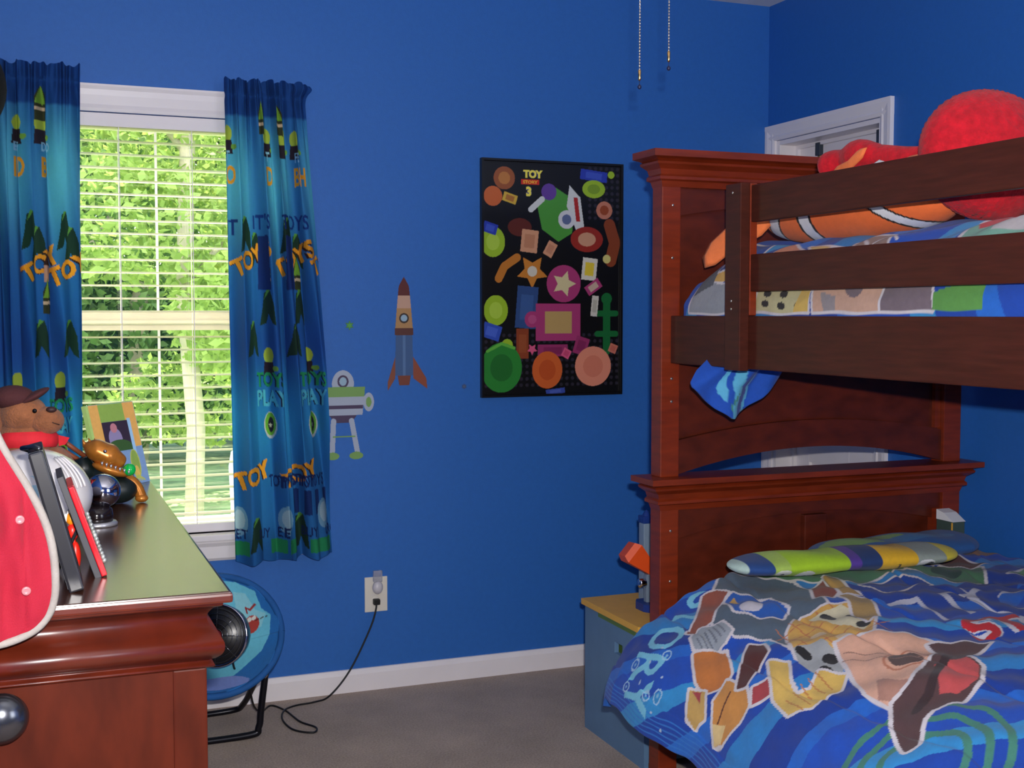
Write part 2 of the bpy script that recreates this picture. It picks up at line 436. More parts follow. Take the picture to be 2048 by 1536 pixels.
# ------------------------------------------------------------------ outdoors
def noise2(x, y, sd=0): return np.sin(x*1.7+sd)*np.cos(y*2.3+sd*1.3)+.5*np.sin(x*3.9+y*2.7+sd*2.1)
g = MB().box(-20, 26, Y1+T+.01, 34, -.62, -.5); tag(g.build('ground_lawn', mat('lawn', (150, 170, 110), .9, noise=.35, nscale=6, bump=.4, bscale=40)), kind='structure')
random.seed(5); rs = np.random.RandomState(7)
LEAFA = mat('leaf_bright', (164, 188, 98), .6, noise=.35, nscale=2.5, transl=.5)
LEAFB = mat('leaf_mid', (116, 150, 78), .6, noise=.4, nscale=2.5, transl=.45)
LEAFC = mat('leaf_deep', (84, 120, 68), .6, noise=.4, nscale=2.5, transl=.4)
def foliage(blobs, n, size, name, m, parent):
    """leaf quads filling ellipsoids"""
    C = []; w = np.array([b_[3]*b_[4]*b_[5] for b_ in blobs]); w = w/w.sum()
    cnt = (w*n).astype(int)
    for b_, k in zip(blobs, cnt):
        d = rs.normal(size=(k, 3)); d /= np.linalg.norm(d, axis=1)[:, None]; r = rs.uniform(.45, 1.0, k)**.5
        C.append(np.array(b_[:3])+d*r[:, None]*np.array(b_[3:6]))
    C = np.vstack(C); k = len(C)
    a = rs.normal(size=(k, 3)); a /= np.linalg.norm(a, axis=1)[:, None]
    t = rs.normal(size=(k, 3)); bb = np.cross(a, t); bb /= np.linalg.norm(bb, axis=1)[:, None]
    s = size*rs.uniform(.6, 1.3, k)[:, None]
    V = np.stack([C-a*s, C+bb*s*.55, C+a*s, C-bb*s*.55], 1).reshape(-1, 3)
    V[:, 2] = np.maximum(V[:, 2], -.45)
    mb = MB(); mb.v = V.tolist(); mb.f = np.arange(4*k).reshape(k, 4).tolist(); mb.sm = [False]*k
    me = bpy.data.meshes.new(name); o = bpy.data.objects.new(name, me); COL.objects.link(o); o.parent = parent
    org = np.array(parent_world(parent)); me.from_pydata((V-org).tolist(), [], mb.f); me.materials.append(m); return o
TRUNK = mat('pale_bark', (186, 176, 150), .85, noise=.2, nscale=14, stretch=(1, 1, .3), bump=.5, bscale=60)
def tree(x, y, lean, r, blobs, n, size, m, lb, h=6.):
    t = empty('leafy_tree', (x, y, -.5), lb, 'tree', 'trees outside the window')
    pts = [(x+lean*k*k*.06*h+.04*sin(k*2.1), y, -.5+k*h/6) for k in range(7)]
    tb = MB(); tb.tube(pts, [r*(1-.08*k) for k in range(7)], 10)
    for k, (dx, dz) in enumerate(((.7, 1.0), (-.8, 1.1), (.6, .8))):
        p = Vector(pts[2+k]); tb.tube([p, p+Vector((dx*.5, .1, dz*.45)), p+Vector((dx, .2, dz))], [r*.45, r*.3, r*.14], 7)
    tb.build('trunk', TRUNK, t)
    foliage(blobs, n, size, 'foliage', m, t)
tree(1.10, 9.2, .0, .075, [(1.7, 9.0, 1.3, .8, .7, .55), (.75, 9.3, 2.0, .8, .6, .5), (1.5, 9.6, 2.7, 1.2, .7, .6)], 8500, .045, LEAFA, 'slim pale-trunked tree with bright leaves, nearest outside the window')
tree(.15, 11.5, .05, .10, [(-.4, 11.2, 1.0, .9, .8, .8), (.5, 11.4, 2.3, 1.2, .8, .6), (.2, 11.6, 3.2, 1.5, .9, .8)], 11000, .055, LEAFB, 'leaning tree with mid-green leaves at the left of the window view')
tree(2.3, 12.5, -.03, .11, [(2.4, 12.2, 1.5, 1.2, .9, .9), (1.6, 12.6, .5, .9, .8, .5), (2.2, 12.8, 3.0, 1.6, .9, .9)], 11000, .055, LEAFA, 'bright yellow-green tree behind the right curtain edge')
tree(1.2, 15.5, .06, .14, [(1.0, 15.5, .7, 2.6, .9, 1.0), (1.0, 15.8, 2.6, 2.8, .9, 1.2), (.8, 16, 4.4, 3, .9, 1.2)], 26000, .075, LEAFB, 'broad green tree in the middle distance outside the window')
tree(-1.6, 18, .0, .16, [(-1, 18, 1.0, 3, 1, 1.6), (-1, 18.2, 4, 3.4, 1, 1.8)], 20000, .10, LEAFC, 'deep green tree far off at the left of the window view')
tree(4.6, 18, .0, .16, [(4.2, 18, 1.0, 3, 1, 1.6), (4.2, 18.2, 4, 3.4, 1, 1.8)], 20000, .10, LEAFC, 'deep green tree far off at the right of the window view')
# white patio chair outside
pc = empty('patio_chair', (1.05, 6.05, -.5), 'white tubular metal patio chair standing outside behind the window', 'chair')
WM = mat('white_enamel', (240, 240, 240), .4, noise=.01)
b = MB()
b.tube([(.93, 6, -.5), (.92, 6, .2), (.905, 6, .60), (.915, 6, .665), (.96, 6, .69), (1.15, 6, .70), (1.32, 6, .69), (1.36, 6, .65), (1.37, 6, .2), (1.38, 6, -.5)], .014, 8)
b.build('back_frame', WM, pc)
b = MB(); b.tube([(.88, 6.0, .22), (.89, 5.9, .36), (.93, 5.75, .40), (.93, 5.6, .38), (.93, 5.56, .2), (.93, 5.55, -.5)], .012, 8); b.build('arm', WM, pc)
b = MB(); b.tube([(1.39, 6.0, .22), (1.39, 5.9, .36), (1.37, 5.75, .40), (1.37, 5.6, .38), (1.37, 5.56, .2), (1.37, 5.55, -.5)], .012, 8); b.build('arm', WM, pc)
b = MB(); b.box(.93, 1.37, 5.56, 6.0, -.09, -.07, bev=.004)
for k in range(5): b.tube([(1.0+k*.075, 6, -.08), (1.0+k*.075, 6, .69)], .005, 6)
b.build('seat', WM, pc)

# ------------------------------------------------------------------ curtains
def curtain(name, xl, xr, xlb, xrb, ztop, zbl, zbr, nf, ph, label, W, design):
    rod_z = ztop-.052
    nu, nv = 300, 460
    s = np.linspace(0, 1, nu)[:, None]*np.ones((1, nv)); t = np.ones((nu, 1))*np.linspace(0, 1, nv)[None, :]
    L0 = xl+(xlb-xl)*t; R0 = xr+(xrb-xr)*t**.75
    # unequal folds
    sw = s+.035*np.sin(2*pi*1.5*s+ph)+.012*np.sin(2*pi*3.2*s+ph*2)
    nfl = nf*(1-.28*t)
    fold = np.sin(2*pi*nfl*sw+ph)+.35*np.sin(2*pi*nfl*2.1*sw+ph*3+t*1.5)
    A = .009+.025*np.clip(t*2.2, 0, 1)
    zb = zbl+(zbr-zbl)*s+.006*np.sin(2*pi*nf*sw+ph)
    Z = ztop+(zb-ztop)*t
    small = np.sin(2*pi*nf*3.7*s+ph)*.006*np.exp(-((t-.03)/.03)**2)+np.sin(2*pi*nf*2.9*s+1)*.010*np.exp(-(t/.12)**2)+.004*np.sin(2*pi*nf*5.3*s+2)*np.exp(-(t/.06)**2)
    Y = 4.098+A*fold+small
    pinch = np.exp(-((Z-rod_z)/.009)**2); Y = Y*(1-pinch*.55)+4.098*pinch*.55
    hd = np.clip((Z-rod_z+.02)/.02, 0, 1)*np.exp(-((Z-rod_z)/.02)**2); Y = Y-.004*np.exp(-((Z-rod_z)/.015)**2)
    Z = Z+np.where(t < .02, .005*np.sin(2*pi*nf*1.3*s+ph)+.003*np.sin(2*pi*nf*2.9*s), 0)*(1-t/.02)
    X = L0+(R0-L0)*(s+.010*np.sin(4*pi*nf*sw+ph))
    X = X+0.028*np.exp(-((t-.008)/.016)**2)*np.clip((s-.6)/.4, 0, 1)**2*(1 if xr > .5 else 0)
    P = np.stack([X, Y, Z], -1)
    pt = Paint(s*W, Z, (34, 104, 176)); design(pt, W, s, Z, nf)
    root = empty(name, ((xl+xr)/2, 4.10, zbl), label, 'curtain', 'pair of curtains at the window')
    o = sheet(P, pt.get(), 'curtain_panel', CURT, parent=root)
    b = MB(); b.tube([(min(xl, xr)+.01, 4.138, rod_z), (max(xl, xr)-.02, 4.138, rod_z)], .005, 10)
    e = xr-.022 if xr > .5 else xl+.012
    b.tube([(e, 4.138, rod_z), (e, 4.15, rod_z), (e, 4.167, rod_z)], .005, 8)
    b.build('curtain_rod', WHITE, root)
    return root
ORG = (244, 164, 44)
def print_and_glow(pt, W, s, Z, nf):
    a = pt.C.reshape(*s.shape, 3)
    def mixin(rgb, wt):
        c = np.array(lin(*rgb)); a[:] = a*(1-wt[..., None])+c*wt[..., None]
    U = s*W
    mixin((96, 196, 222), np.clip(np.exp(-((Z-1.78)/.19)**2)*(.62+.38*np.sin(U*30)), 0, 1)*.9)  # cyan glow of window light through the cloth, put into the colour
    mixin((48, 146, 206), np.exp(-((Z-1.0)/.18)**2)*.85)
    mixin((44, 120, 180), np.exp(-((Z-.62)/.10)**2)*.5)
    mixin((24, 76, 146), np.clip((Z-1.985)/.01, 0, 1))
    mixin((30, 76, 164), np.exp(-((Z-1.22)/.12)**2)*.7)
def motif(pt, x, z, w, k):
    # toy shapes of the cloth: rocket, ball, blocks
    if k == 0:   # small striped rocket
        pt.poly([(x-.018, z-.05), (x-.018, z+.02), (x, z+.06), (x+.018, z+.02), (x+.018, z-.05)], (60, 66, 40))
        pt.poly([(x-.018, z+.0), (x, z+.06), (x+.018, z+.0)], (130, 180, 60)); pt.poly([(x-.018, z-.02), (x+.018, z-.02), (x+.018, z-.01), (x-.018, z-.01)], (222, 196, 160))
    elif k == 1: # green blob ball over dark block
        pt.ell(x, z+.03, .02, .028, (176, 196, 70)); pt.poly([(x-.022, z-.035), (x+.022, z-.035), (x+.018, z+.01), (x-.018, z+.01)], (44, 34, 48))
        pt.ell(x+.026, z-.012, .010, .009, (120, 170, 70))
    elif k == 2: # dark green boot
        pt.poly([(x-.03, z-.06), (x-.005, z-.05), (x+.004, z-.02), (x+.02, z-.05), (x+.034, z-.06), (x+.028, z+.01), (x+.012, z+.06), (x-.012, z+.05), (x-.018, z)], (30, 62, 48))
        pt.poly([(x-.012, z+.03), (x+.012, z+.06), (x-.002, z+.062)], (96, 160, 70))
    elif k == 3: # oval green-and-white badge
        pt.ell(x, z, .028, .046, (200, 206, 206)); pt.ell(x, z+.004, .024, .040, (110, 178, 60)); pt.ell(x+.002, z+.002, .014, .026, (40, 36, 52)); pt.poly(star_pts(x, z, .010, 5, .45), (214, 210, 180))
def design_right(pt, W, s, Z, nf):
    print_and_glow(pt, W, s, Z, nf)
    # top row
    for x in (.012, .47*W, .66*W, .80*W): motif(pt, x, 1.90-.03*x, W, 1)
    for x, q in ((.006, 'O'), (.46*W, 'D'), (.78*W, 'BH')): pt.text(q, x, 1.765, .062, ORG, sx=.55, bold=.03)
    for x, q in ((.006, 'T'), (.46*W, 'T'), (.79*W, 'FE')): pt.text(q, x, 1.845, .03, (150, 200, 230), sx=.7)
    for x in (.42*W, .63*W): motif(pt, x, 1.98, W, 0)
    # TOYS row
    for x in (.14*W, .60*W): motif(pt, x+.02, 1.60, W, 2); motif(pt, x+.075, 1.55, W, 2)
    for x, z in ((.075*W, 1.455), (.555*W, 1.455), (.93*W, 1.46)): pt.text('TOYS', x, z, .062, ORG, rot=.42, bold=.035, out=(60, 34, 30), ow=.02)
    for x in (.40*W, .76*W): motif(pt, x, 1.47, W, 0); motif(pt, x, 1.36, W, 2)
    for x in (.33*W, .62*W): pt.poly([(x, 1.42), (x+.05, 1.42), (x+.045, 1.6), (x+.005, 1.6)], (22, 54, 120))
    pt.text('TOYS', .60*W, 1.62, .05, (20, 58, 130), sx=.8); pt.text("IT'S", .30*W, 1.62, .05, (20, 58, 130), sx=.8); pt.text('IT', .0, 1.60, .05, (20, 58, 130), sx=.8)
    for x in (.24*W, .68*W): motif(pt, x, 1.255, W, 2)
    # PLAY row
    for x in (.40*W, .84*W): motif(pt, x, 1.17, W, 1); pt.text("TOYS", x-.055, 1.095, .05, (36, 150, 96), sx=.75, bold=.03, out=(20, 40, 70), ow=.02)
    for x in (.40*W, .84*W): pt.text("PLAY", x-.055, 1.03, .055, (84, 186, 214), sx=.72, bold=.03, out=(20, 40, 70), ow=.02); motif(pt, x, .965, W, 3)
    # lower TOY row
    for x in (.045*W, .51*W): pt.text('TOY', x, .745, .062, ORG, rot=.30, bold=.04, out=(60, 34, 30), ow=.02)
    for k in range(5): pt.text('TOYS', .34*W+k*.095*W+.01, .755, .042, (16, 44, 104), sx=.62)
    for k in range(4): pt.poly([(.60*W+k*.1*W, .66), (.66*W+k*.1*W, .66), (.66*W+k*.1*W, .745), (.60*W+k*.1*W, .745)], (18, 50, 110))
    for x, z in ((.055*W, .645), (.515*W, .645), (.90*W, .66)): pt.ell(x, z, .028, .050, (120, 170, 200)); pt.ell(x, z+.005, .018, .034, (170, 200, 212))
    for x in (.14*W, .60*W): motif(pt, x+.028, .60, W, 2)
    for k, q in enumerate(('EET', 'BUY', 'EET', 'BUY', 'URGE')): pt.text(q, (.0+k*.225)*W, .585, .034, (18, 40, 96), sx=.7)
    for x0, x1 in ((.0, .13), (.36, .50), (.52, .63), (.74, .98)): pt.poly([(x0*W, .53), (x1*W, .53), (x1*W, .578), (x0*W, .578)], (38, 148, 92))
def design_left(pt, W, s, Z, nf):
    print_and_glow(pt, W, s, Z, nf)
    for x in (.53*W, .70*W): motif(pt, x, 1.90, W, 1)
    for x, q in ((.50*W, 'ID'), (.70*W, 'B')): pt.text(q, x, 1.765, .062, ORG, sx=.6, bold=.03)
    for x, q in ((.50*W, 'EF'), (.70*W, 'DO')): pt.text(q, x, 1.845, .028, (150, 200, 230), sx=.7)
    motif(pt, .70*W, 1.99, W, 0)
    for x in (.61*W, .86*W): motif(pt, x, 1.60, W, 2); motif(pt, x+.03, 1.55, W, 2)
    pt.text('TOY', .585*W, 1.43, .060, ORG, rot=.5, bold=.04, out=(60, 34, 30), ow=.02)
    pt.text('TOY', .775*W, 1.42, .062, ORG, rot=.38, bold=.04, out=(60, 34, 30), ow=.02)
    for x in (.73*W,): pt.poly([(x-.014, 1.44), (x+.014, 1.44), (x+.014, 1.49), (x-.014, 1.49)], (206, 160, 134)); pt.poly([(x-.018, 1.49), (x+.018, 1.49), (x+.0, 1.53)], (60, 34, 30)); motif(pt, x, 1.39, W, 0)
    for x in (.68*W, .90*W): motif(pt, x, 1.26, W, 2)
    for x in (.82*W, .50*W): motif(pt, x, 1.10, W, 1); pt.text("TOYS", x-.05, 1.03, .045, (36, 150, 96), sx=.75, bold=.03, out=(20, 40, 70), ow=.02); pt.text("PLAY", x-.05, .965, .05, (84, 186, 214), sx=.72, bold=.03, out=(20, 40, 70), ow=.02); motif(pt, x, .90, W, 3)
curtain('curtain', .611, .872, .628, .968, 2.107, .505, .512, 4.4, .6, 'blue printed curtain hanging at the right side of the window, reaching below the sill', .46, design_right)
curtain('curtain', -.235, .172, -.22, .153, 2.116, .50, .505, 5.4, 2.2, 'blue printed curtain hanging at the left side of the window behind the plush dog', .56, design_left)

# ------------------------------------------------------------------ poster
def flatgrid(x0, x1, z0, z1, y, nx, nz):
    X = np.linspace(x0, x1, nx)[:, None]*np.ones((1, nz)); Z = np.ones((nx, 1))*np.linspace(z0, z1, nz)[None, :]
    return X, Z, np.stack([X, np.full_like(X, y), Z], -1)
px0, px1, pz0, pz1 = 1.531, 2.100, 1.035, 1.903
pr_ = empty('framed_poster', ((px0+px1)/2, Y1, pz0), 'large black framed poster crowded with colourful toy shapes on the blue wall', 'poster')
b = MB(); fw = .008
b.box(px0, px0+fw, Y1-.022, Y1, pz0, pz1); b.box(px1-fw, px1, Y1-.022, Y1, pz0, pz1)
b.box(px0+fw, px1-fw, Y1-.0219, Y1, pz0, pz0+fw); b.box(px0+fw, px1-fw, Y1-.0219, Y1, pz1-fw, pz1)
b.build('frame', mat('black_frame', (14, 14, 18), .35, noise=.02), pr_)
X, Z, P = flatgrid(px0+fw, px1-fw, pz0+fw, pz1-fw, Y1-.010, 330, 500)
# cloth coordinates: a 0..1 across, c 0..1 from the top scaled by the height
pw, ph = px1-px0-2*fw, pz1-pz0-2*fw
pt = Paint((X-px0-fw)/pw, -(Z-pz1+fw)/pw, (12, 12, 15))
for i in range(24):
    for j in range(36):
        if (i+j*.0) % 1 == 0 and (j > 26 or (i > 17 and j < 9)): pt.ell((i+.5)/24, (j+.5)/24, .012, .012, (44, 40, 52))
# plain toys in the colours of the artwork
def tx(body, x, y, h, rgb, **k):   # poster V runs downwards, mirror the text
    n0 = pt.V.copy(); pt.V = -pt.V; pt.text(body, x, -y, h, rgb, **k); pt.V = n0
tx('TOY', .285, .105, .055, (240, 226, 90), bold=.06, sx=.95, out=(40, 50, 120), ow=.03)
pt.poly([(.27, .112), (.40, .112), (.40, .148), (.27, .148)], (200, 44, 30)); tx('STORY', .283, .142, .022, (240, 190, 60), bold=.03, sx=1.15)
tx('3', .305, .225, .065, (240, 226, 90), bold=.06, out=(40, 60, 160), ow=.03)
def disc(x, y, r, c, c2=None, ry=None):
    pt.ell(x, y, r, ry or r, c)
    if c2: pt.ell(x, y, r*.55, (ry or r)*.55, c2)
def block(x, y, w_, h_, c, c2, a_=0.):
    q = [(x+(i_*cos(a_)-j_*sin(a_)), y+(i_*sin(a_)+j_*cos(a_))) for i_, j_ in ((-w_, -h_), (w_, -h_), (w_, h_), (-w_, h_))]
    pt.poly(q, c); q = [(x+(p_[0]-x)*.6, y+(p_[1]-y)*.6) for p_ in q]; pt.poly(q, c2)
# balls, blocks, stars and rods, as plain toys in the colours of the artwork
disc(.15, .11, .075, (150, 82, 44), (186, 120, 60)); disc(.07, .23, .065, (196, 98, 48)); block(.19, .24, .05, .03, (206, 170, 60), (170, 110, 50), .3)
block(.80, .07, .10, .035, (40, 60, 170), (60, 84, 190), .1); disc(.80, .16, .085, (150, 186, 44), (120, 156, 40), .06); disc(.93, .06, .025, (150, 186, 44))
disc(.88, .30, .06, (190, 120, 96), (150, 70, 40)); pt.stroke([(.92, .40), (.96, .52), (.93, .64)], .085, (132, 62, 34))
pt.poly([(.42, .44), (.38, .26), (.52, .16), (.66, .24), (.64, .46), (.54, .52)], (74, 150, 58)); pt.poly([(.62, .14), (.70, .22), (.73, .42), (.67, .44), (.60, .28)], (206, 210, 210)); disc(.60, .37, .062, (206, 208, 214), (96, 110, 150)); disc(.47, .19, .055, (96, 62, 150)); pt.stroke([(.42, .24), (.34, .31)], .04, (206, 210, 210)); pt.poly([(.65, .22), (.68, .22), (.70, .38), (.67, .38)], (170, 40, 40))
disc(.26, .43, .085, (92, 38, 28), None, .06); block(.33, .52, .06, .075, (206, 150, 116), (186, 128, 96), .1)
pt.poly(star_pts(.35, .72, .115, 5, .5), (196, 124, 48)); pt.ell(.35, .72, .035, .035, (206, 200, 184)); pt.stroke([(.24, .63), (.15, .69), (.11, .77)], .055, (188, 116, 44))
block(.31, .96, .075, .14, (48, 76, 128), (58, 90, 146), .08); block(.28, 1.20, .045, .10, (136, 62, 36), (150, 76, 44))
disc(.75, .50, .12, (150, 44, 34), (200, 148, 118), .085); block(.77, .70, .055, .075, (214, 210, 196), (222, 196, 60), .1); disc(.90, .63, .03, (206, 196, 120)); block(.48, .57, .035, .05, (206, 148, 114), (190, 130, 100), .5)
pt.ell(.58, .80, .125, .125, (168, 58, 112)); pt.poly(star_pts(.58, .80, .09, 5, .5, 0), (210, 196, 150))
block(.54, 1.06, .165, .125, (168, 58, 112), (184, 152, 96), .0); block(.50, 1.25, .11, .04, (150, 50, 100), (130, 40, 86)); block(.71, 1.22, .05, .06, (150, 50, 100), (130, 40, 86), .3)
disc(.35, 1.04, .055, (168, 58, 112), (184, 80, 130)); block(.80, .82, .06, .035, (168, 58, 112), (196, 170, 150), -.6)
disc(.07, .53, .085, (150, 186, 44), (170, 204, 70), .10); block(.05, .44, .05, .035, (40, 60, 170), (60, 84, 190), .3)
disc(.09, .98, .085, (150, 186, 44), (170, 204, 70), .10); block(.06, 1.12, .065, .05, (50, 80, 180), (70, 100, 200), .3); disc(.17, 1.21, .04, (150, 186, 44))
pt.stroke([(.90, .92), (.90, 1.26)], .055, (24, 104, 52)); pt.stroke([(.82, 1.0), (.97, 1.0)], .04, (24, 104, 52)); pt.stroke([(.83, 1.14), (.97, 1.14)], .04, (24, 104, 52)); disc(.90, .90, .04, (24, 104, 52)); block(.81, .95, .025, .07, (206, 202, 190), (180, 176, 160), .1)
disc(.13, 1.36, .145, (44, 132, 52), (34, 108, 44), .165); pt.stroke([(.03, 1.25), (.13, 1.20), (.22, 1.23)], .02, (96, 176, 66))
disc(.46, 1.38, .11, (206, 96, 44), (190, 80, 36), .125); pt.poly(star_pts(.35, 1.24, .04, 5, .5), (216, 90, 130)); block(.60, 1.27, .03, .03, (216, 90, 130), (196, 70, 110), .5); block(.52, 1.525, .07, .018, (56, 76, 160), (76, 96, 180), -.1)
disc(.80, 1.36, .135, (222, 138, 112), (210, 122, 98)); block(.95, 1.24, .03, .03, (200, 116, 96), (190, 100, 84), .4)
o = sheet(P, pt.get(), 'poster_print', PAPER, parent=pr_)
solid(o, .001, 1)

# ------------------------------------------------------------------ wall stickers (generic shapes)
def sticker(polyset, x0, x1, z0, z1, nm, lb, cat, group=None):
    """print cut along its outline: keep only grid cells inside"""
    nx = int((x1-x0)/.0014); nz = int((z1-z0)/.0014)
    X, Z, P = flatgrid(x0, x1, z0, z1, Y1-.0012, nx, nz)
    pt = Paint(X, Z, (255, 0, 255)); key = np.array(lin(255, 0, 255))
    polyset(pt)
    C = pt.get(); keep = (np.abs(C-key).sum(-1) > 1e-3)
    idx = np.arange(nx*nz).reshape(nx, nz); k = keep[:-1, :-1] & keep[1:, :-1] & keep[1:, 1:] & keep[:-1, 1:]
    q = np.stack([idx[:-1, :-1], idx[1:, :-1], idx[1:, 1:], idx[:-1, 1:]], -1)[k]
    used = np.unique(q); mp = -np.ones(nx*nz, int); mp[used] = np.arange(len(used))
    mb = MB(); mb.v = P.reshape(-1, 3)[used].tolist(); mb.f = mp[q].tolist(); mb.sm = [False]*len(mb.f)
    o = mb.build(nm, STICK, None, lb, cat, group, colors=C.reshape(-1, 3)[used], smooth=False)
    solid(o, .0008, 0); return o
sticker(lambda p: (p.poly(star_pts(1.045, 1.300, .020, 6), (60, 128, 66)), p.poly(star_pts(1.045, 1.300, .012, 6), (84, 160, 70))), 1.02, 1.07, 1.275, 1.325, 'star_sticker', 'small green star sticker on the blue wall beside the curtain', 'sticker')
sticker(lambda p: (p.poly(star_pts(1.469, 1.077, .012, 6, .7), (60, 84, 130)), p.ell(1.469, 1.077, .004, .004, (90, 100, 120))), 1.455, 1.483, 1.062, 1.092, 'star_sticker', 'tiny faded grey star sticker beside the lower left of the framed poster', 'sticker')
def slim(p):      # a slim toy rocket in brown, tan and denim blue
    p.poly([(1.243, 1.474), (1.262, 1.44), (1.266, 1.405), (1.220, 1.405), (1.224, 1.44)], (92, 34, 34))
    p.poly([(1.220, 1.405), (1.266, 1.405), (1.270, 1.36), (1.216, 1.36)], (196, 156, 134))
    p.poly([(1.216, 1.36), (1.270, 1.36), (1.276, 1.29), (1.210, 1.29)], (176, 134, 88)); p.ell(1.243, 1.325, .018, .018, (52, 40, 36)); p.ell(1.243, 1.325, .012, .012, (150, 180, 200))
    p.poly([(1.208, 1.29), (1.278, 1.29), (1.278, 1.265), (1.208, 1.265)], (88, 48, 44))
    p.poly([(1.212, 1.265), (1.274, 1.265), (1.278, 1.12), (1.208, 1.12)], (60, 92, 138)); p.poly([(1.238, 1.265), (1.248, 1.265), (1.248, 1.12), (1.238, 1.12)], (84, 118, 164))
    p.poly([(1.210, 1.19), (1.210, 1.11), (1.182, 1.066), (1.182, 1.10)], (134, 74, 52)); p.poly([(1.276, 1.19), (1.276, 1.11), (1.330, 1.070), (1.326, 1.11)], (142, 72, 50)); p.poly([(1.218, 1.12), (1.268, 1.12), (1.262, 1.085), (1.224, 1.085)], (120, 62, 46))
sticker(slim, 1.175, 1.345, 1.058, 1.482, 'wall_sticker', 'tall slim rocket sticker in brown, tan and denim blue, left of the poster', 'sticker')
def squat(p):     # a squat toy moon lander in white, lime and purple
    Gr = (120, 162, 88); Wt = (168, 178, 196); Pu = (70, 54, 86)
    p.ell(1.020, 1.096, .040, .048, Wt); p.ell(1.020, 1.104, .020, .022, Pu); p.ell(1.020, 1.104, .013, .015, (150, 180, 200))
    p.poly([(.950, 1.085), (1.100, 1.085), (1.090, .985), (.960, .985)], Wt); p.poly([(.950, 1.085), (1.100, 1.085), (1.097, 1.050), (.953, 1.050)], Gr); p.poly([(.962, 1.020), (1.092, 1.020), (1.091, 1.008), (.961, 1.008)], Pu)
    p.ell(1.112, 1.03, .020, .034, Wt); p.ell(1.112, 1.03, .010, .018, Gr)
    p.poly([(.970, .985), (1.070, .985), (1.050, .958), (.990, .958)], Pu)
    p.stroke([(.985, .965), (.980, .855)], .020, Wt); p.stroke([(1.050, .965), (1.070, .855)], .020, Wt); p.stroke([(.985, .91), (1.060, .91)], .006, Gr)
    p.ell(.982, .842, .024, .014, Gr); p.ell(1.066, .842, .026, .014, Gr)
sticker(squat, .935, 1.14, .815, 1.152, 'wall_sticker', 'squat white, lime and purple sticker on the blue wall beside the curtain', 'sticker')

# ------------------------------------------------------------------ outlet, night light, cord
IVORY = mat('ivory_plastic', (226, 220, 208), .35, noise=.01)
ou = empty('wall_outlet', (1.133, Y1, .28), 'ivory wall outlet plate low on the blue wall', 'outlet')
b = MB(); b.box(1.092, 1.175, Y1-.006, Y1, .280, .405, bev=.002); b.build('cover_plate', IVORY, ou)
for z in (.372, .318): MB().lathe([(.017, 0), (.017, .003), (.015, .0035)], Matrix.Translation((1.133, Y1-.005, z)) @ Matrix.Rotation(pi/2, 4, 'X'), 20).build('socket', IVORY, ou)
CLEAR = mat('clear_plastic', (235, 235, 242), .12, trans=.75, ior=1.35)
nl = empty('night_light', (1.133, Y1-.02, .36), 'small clear plastic night light plugged into the upper socket of the outlet', 'night light')
b = MB(); b.blob((1.133, Y1-.028, .372), (.019, .016, .024)); b.build('bulb_cover', mat('frosted_plastic', (226, 222, 228), .3, trans=.25), nl)
b = MB(); b.box(1.117, 1.149, Y1-.036, Y1-.020, .392, .432, bev=.003); b.build('shade', CLEAR, nl)
b = MB(); b.box(1.124, 1.142, Y1-.02, Y1-.0045, .360, .385); b.build('plug', IVORY, nl)

fn = empty('round_fan', (.53, 3.74, .24), 'round black and silver fan lying in the blue saucer chair', 'fan')
# fan drum facing the camera's side
Mf = Matrix.Translation((.515, 3.70, .375)) @ Matrix.Rotation(radians(-25), 4, 'Z') @ Matrix.Rotation(radians(78), 4, 'X')
b = MB(); b.lathe([(.075, -.055), (.088, -.03), (.092, 0), (.092, .018), (.080, .03)], Mf, 32); b.build('housing', mat('black_plastic', (24, 24, 28), .28, noise=.03), fn)
b = MB(); 
for k in range(33):
    pass
b.tube([Mf @ Vector((.090*cos(a), .090*sin(a), .024)) for a in np.linspace(0, 2*pi, 41)], .0055, 8, cap=False); b.build('rim', CHROME, fn)
b = MB()
for rr in (.02, .035, .05, .065, .08): b.tube([Mf @ Vector((rr*cos(a), rr*sin(a), .034)) for a in np.linspace(0, 2*pi, 33)], .0014, 6, cap=False)
for k in range(8): b.tube([Mf @ Vector((.012*cos(k*pi/4), .012*sin(k*pi/4), .034)), Mf @ Vector((.088*cos(k*pi/4), .088*sin(k*pi/4), .028))], .0016, 6)
b.build('grille', PEWTER, fn)
b = MB(); b.lathe([(.018, .030), (.018, .040), (.012, .044)], Mf, 20); b.build('hub_badge', mat('dark_red_plastic', (110, 24, 30), .3, noise=.02), fn)
# power cord, from fan over the carpet to the outlet
def smooth_path(pts, k=6):
    P = [Vector(p) for p in pts]; out = []
    for i in range(len(P)-1):
        a, b_, c, d = P[max(i-1, 0)], P[i], P[i+1], P[min(i+2, len(P)-1)]
        for j in range(k):
            t = j/k; out.append(.5*((2*b_)+(-a+c)*t+(2*a-5*b_+4*c-d)*t*t+(-a+3*b_-3*c+d)*t**3))
    out.append(P[-1]); return out
cp = [(.560, 3.745, .30), (.568, 3.75, .249), (.613, 3.78, .18), (.650, 3.90, .08), (.70, 4.05, .012), (.744, 4.12, .005), (.779, 4.05, .005), (.802, 3.92, .005), (.838, 3.845, .005), (.819, 3.80, .005),
      (.766, 3.85, .005), (.752, 3.955, .005), (.771, 4.035, .009), (.819, 4.085, .006), (.891, 4.10, .006), (.951, 4.132, .012), (1.028, 4.15, .089), (1.101, 4.155, .225), (1.126, 4.160, .295), (1.1275, 4.168, .318)]
b = MB(); b.tube(smooth_path(cp), .0033, 8); b.build('cable', CORD, fn)
b = MB(); b.box(1.120, 1.143, Y1-.028, Y1-.006, .308, .328, bev=.003); b.build('plug', CORD, fn)

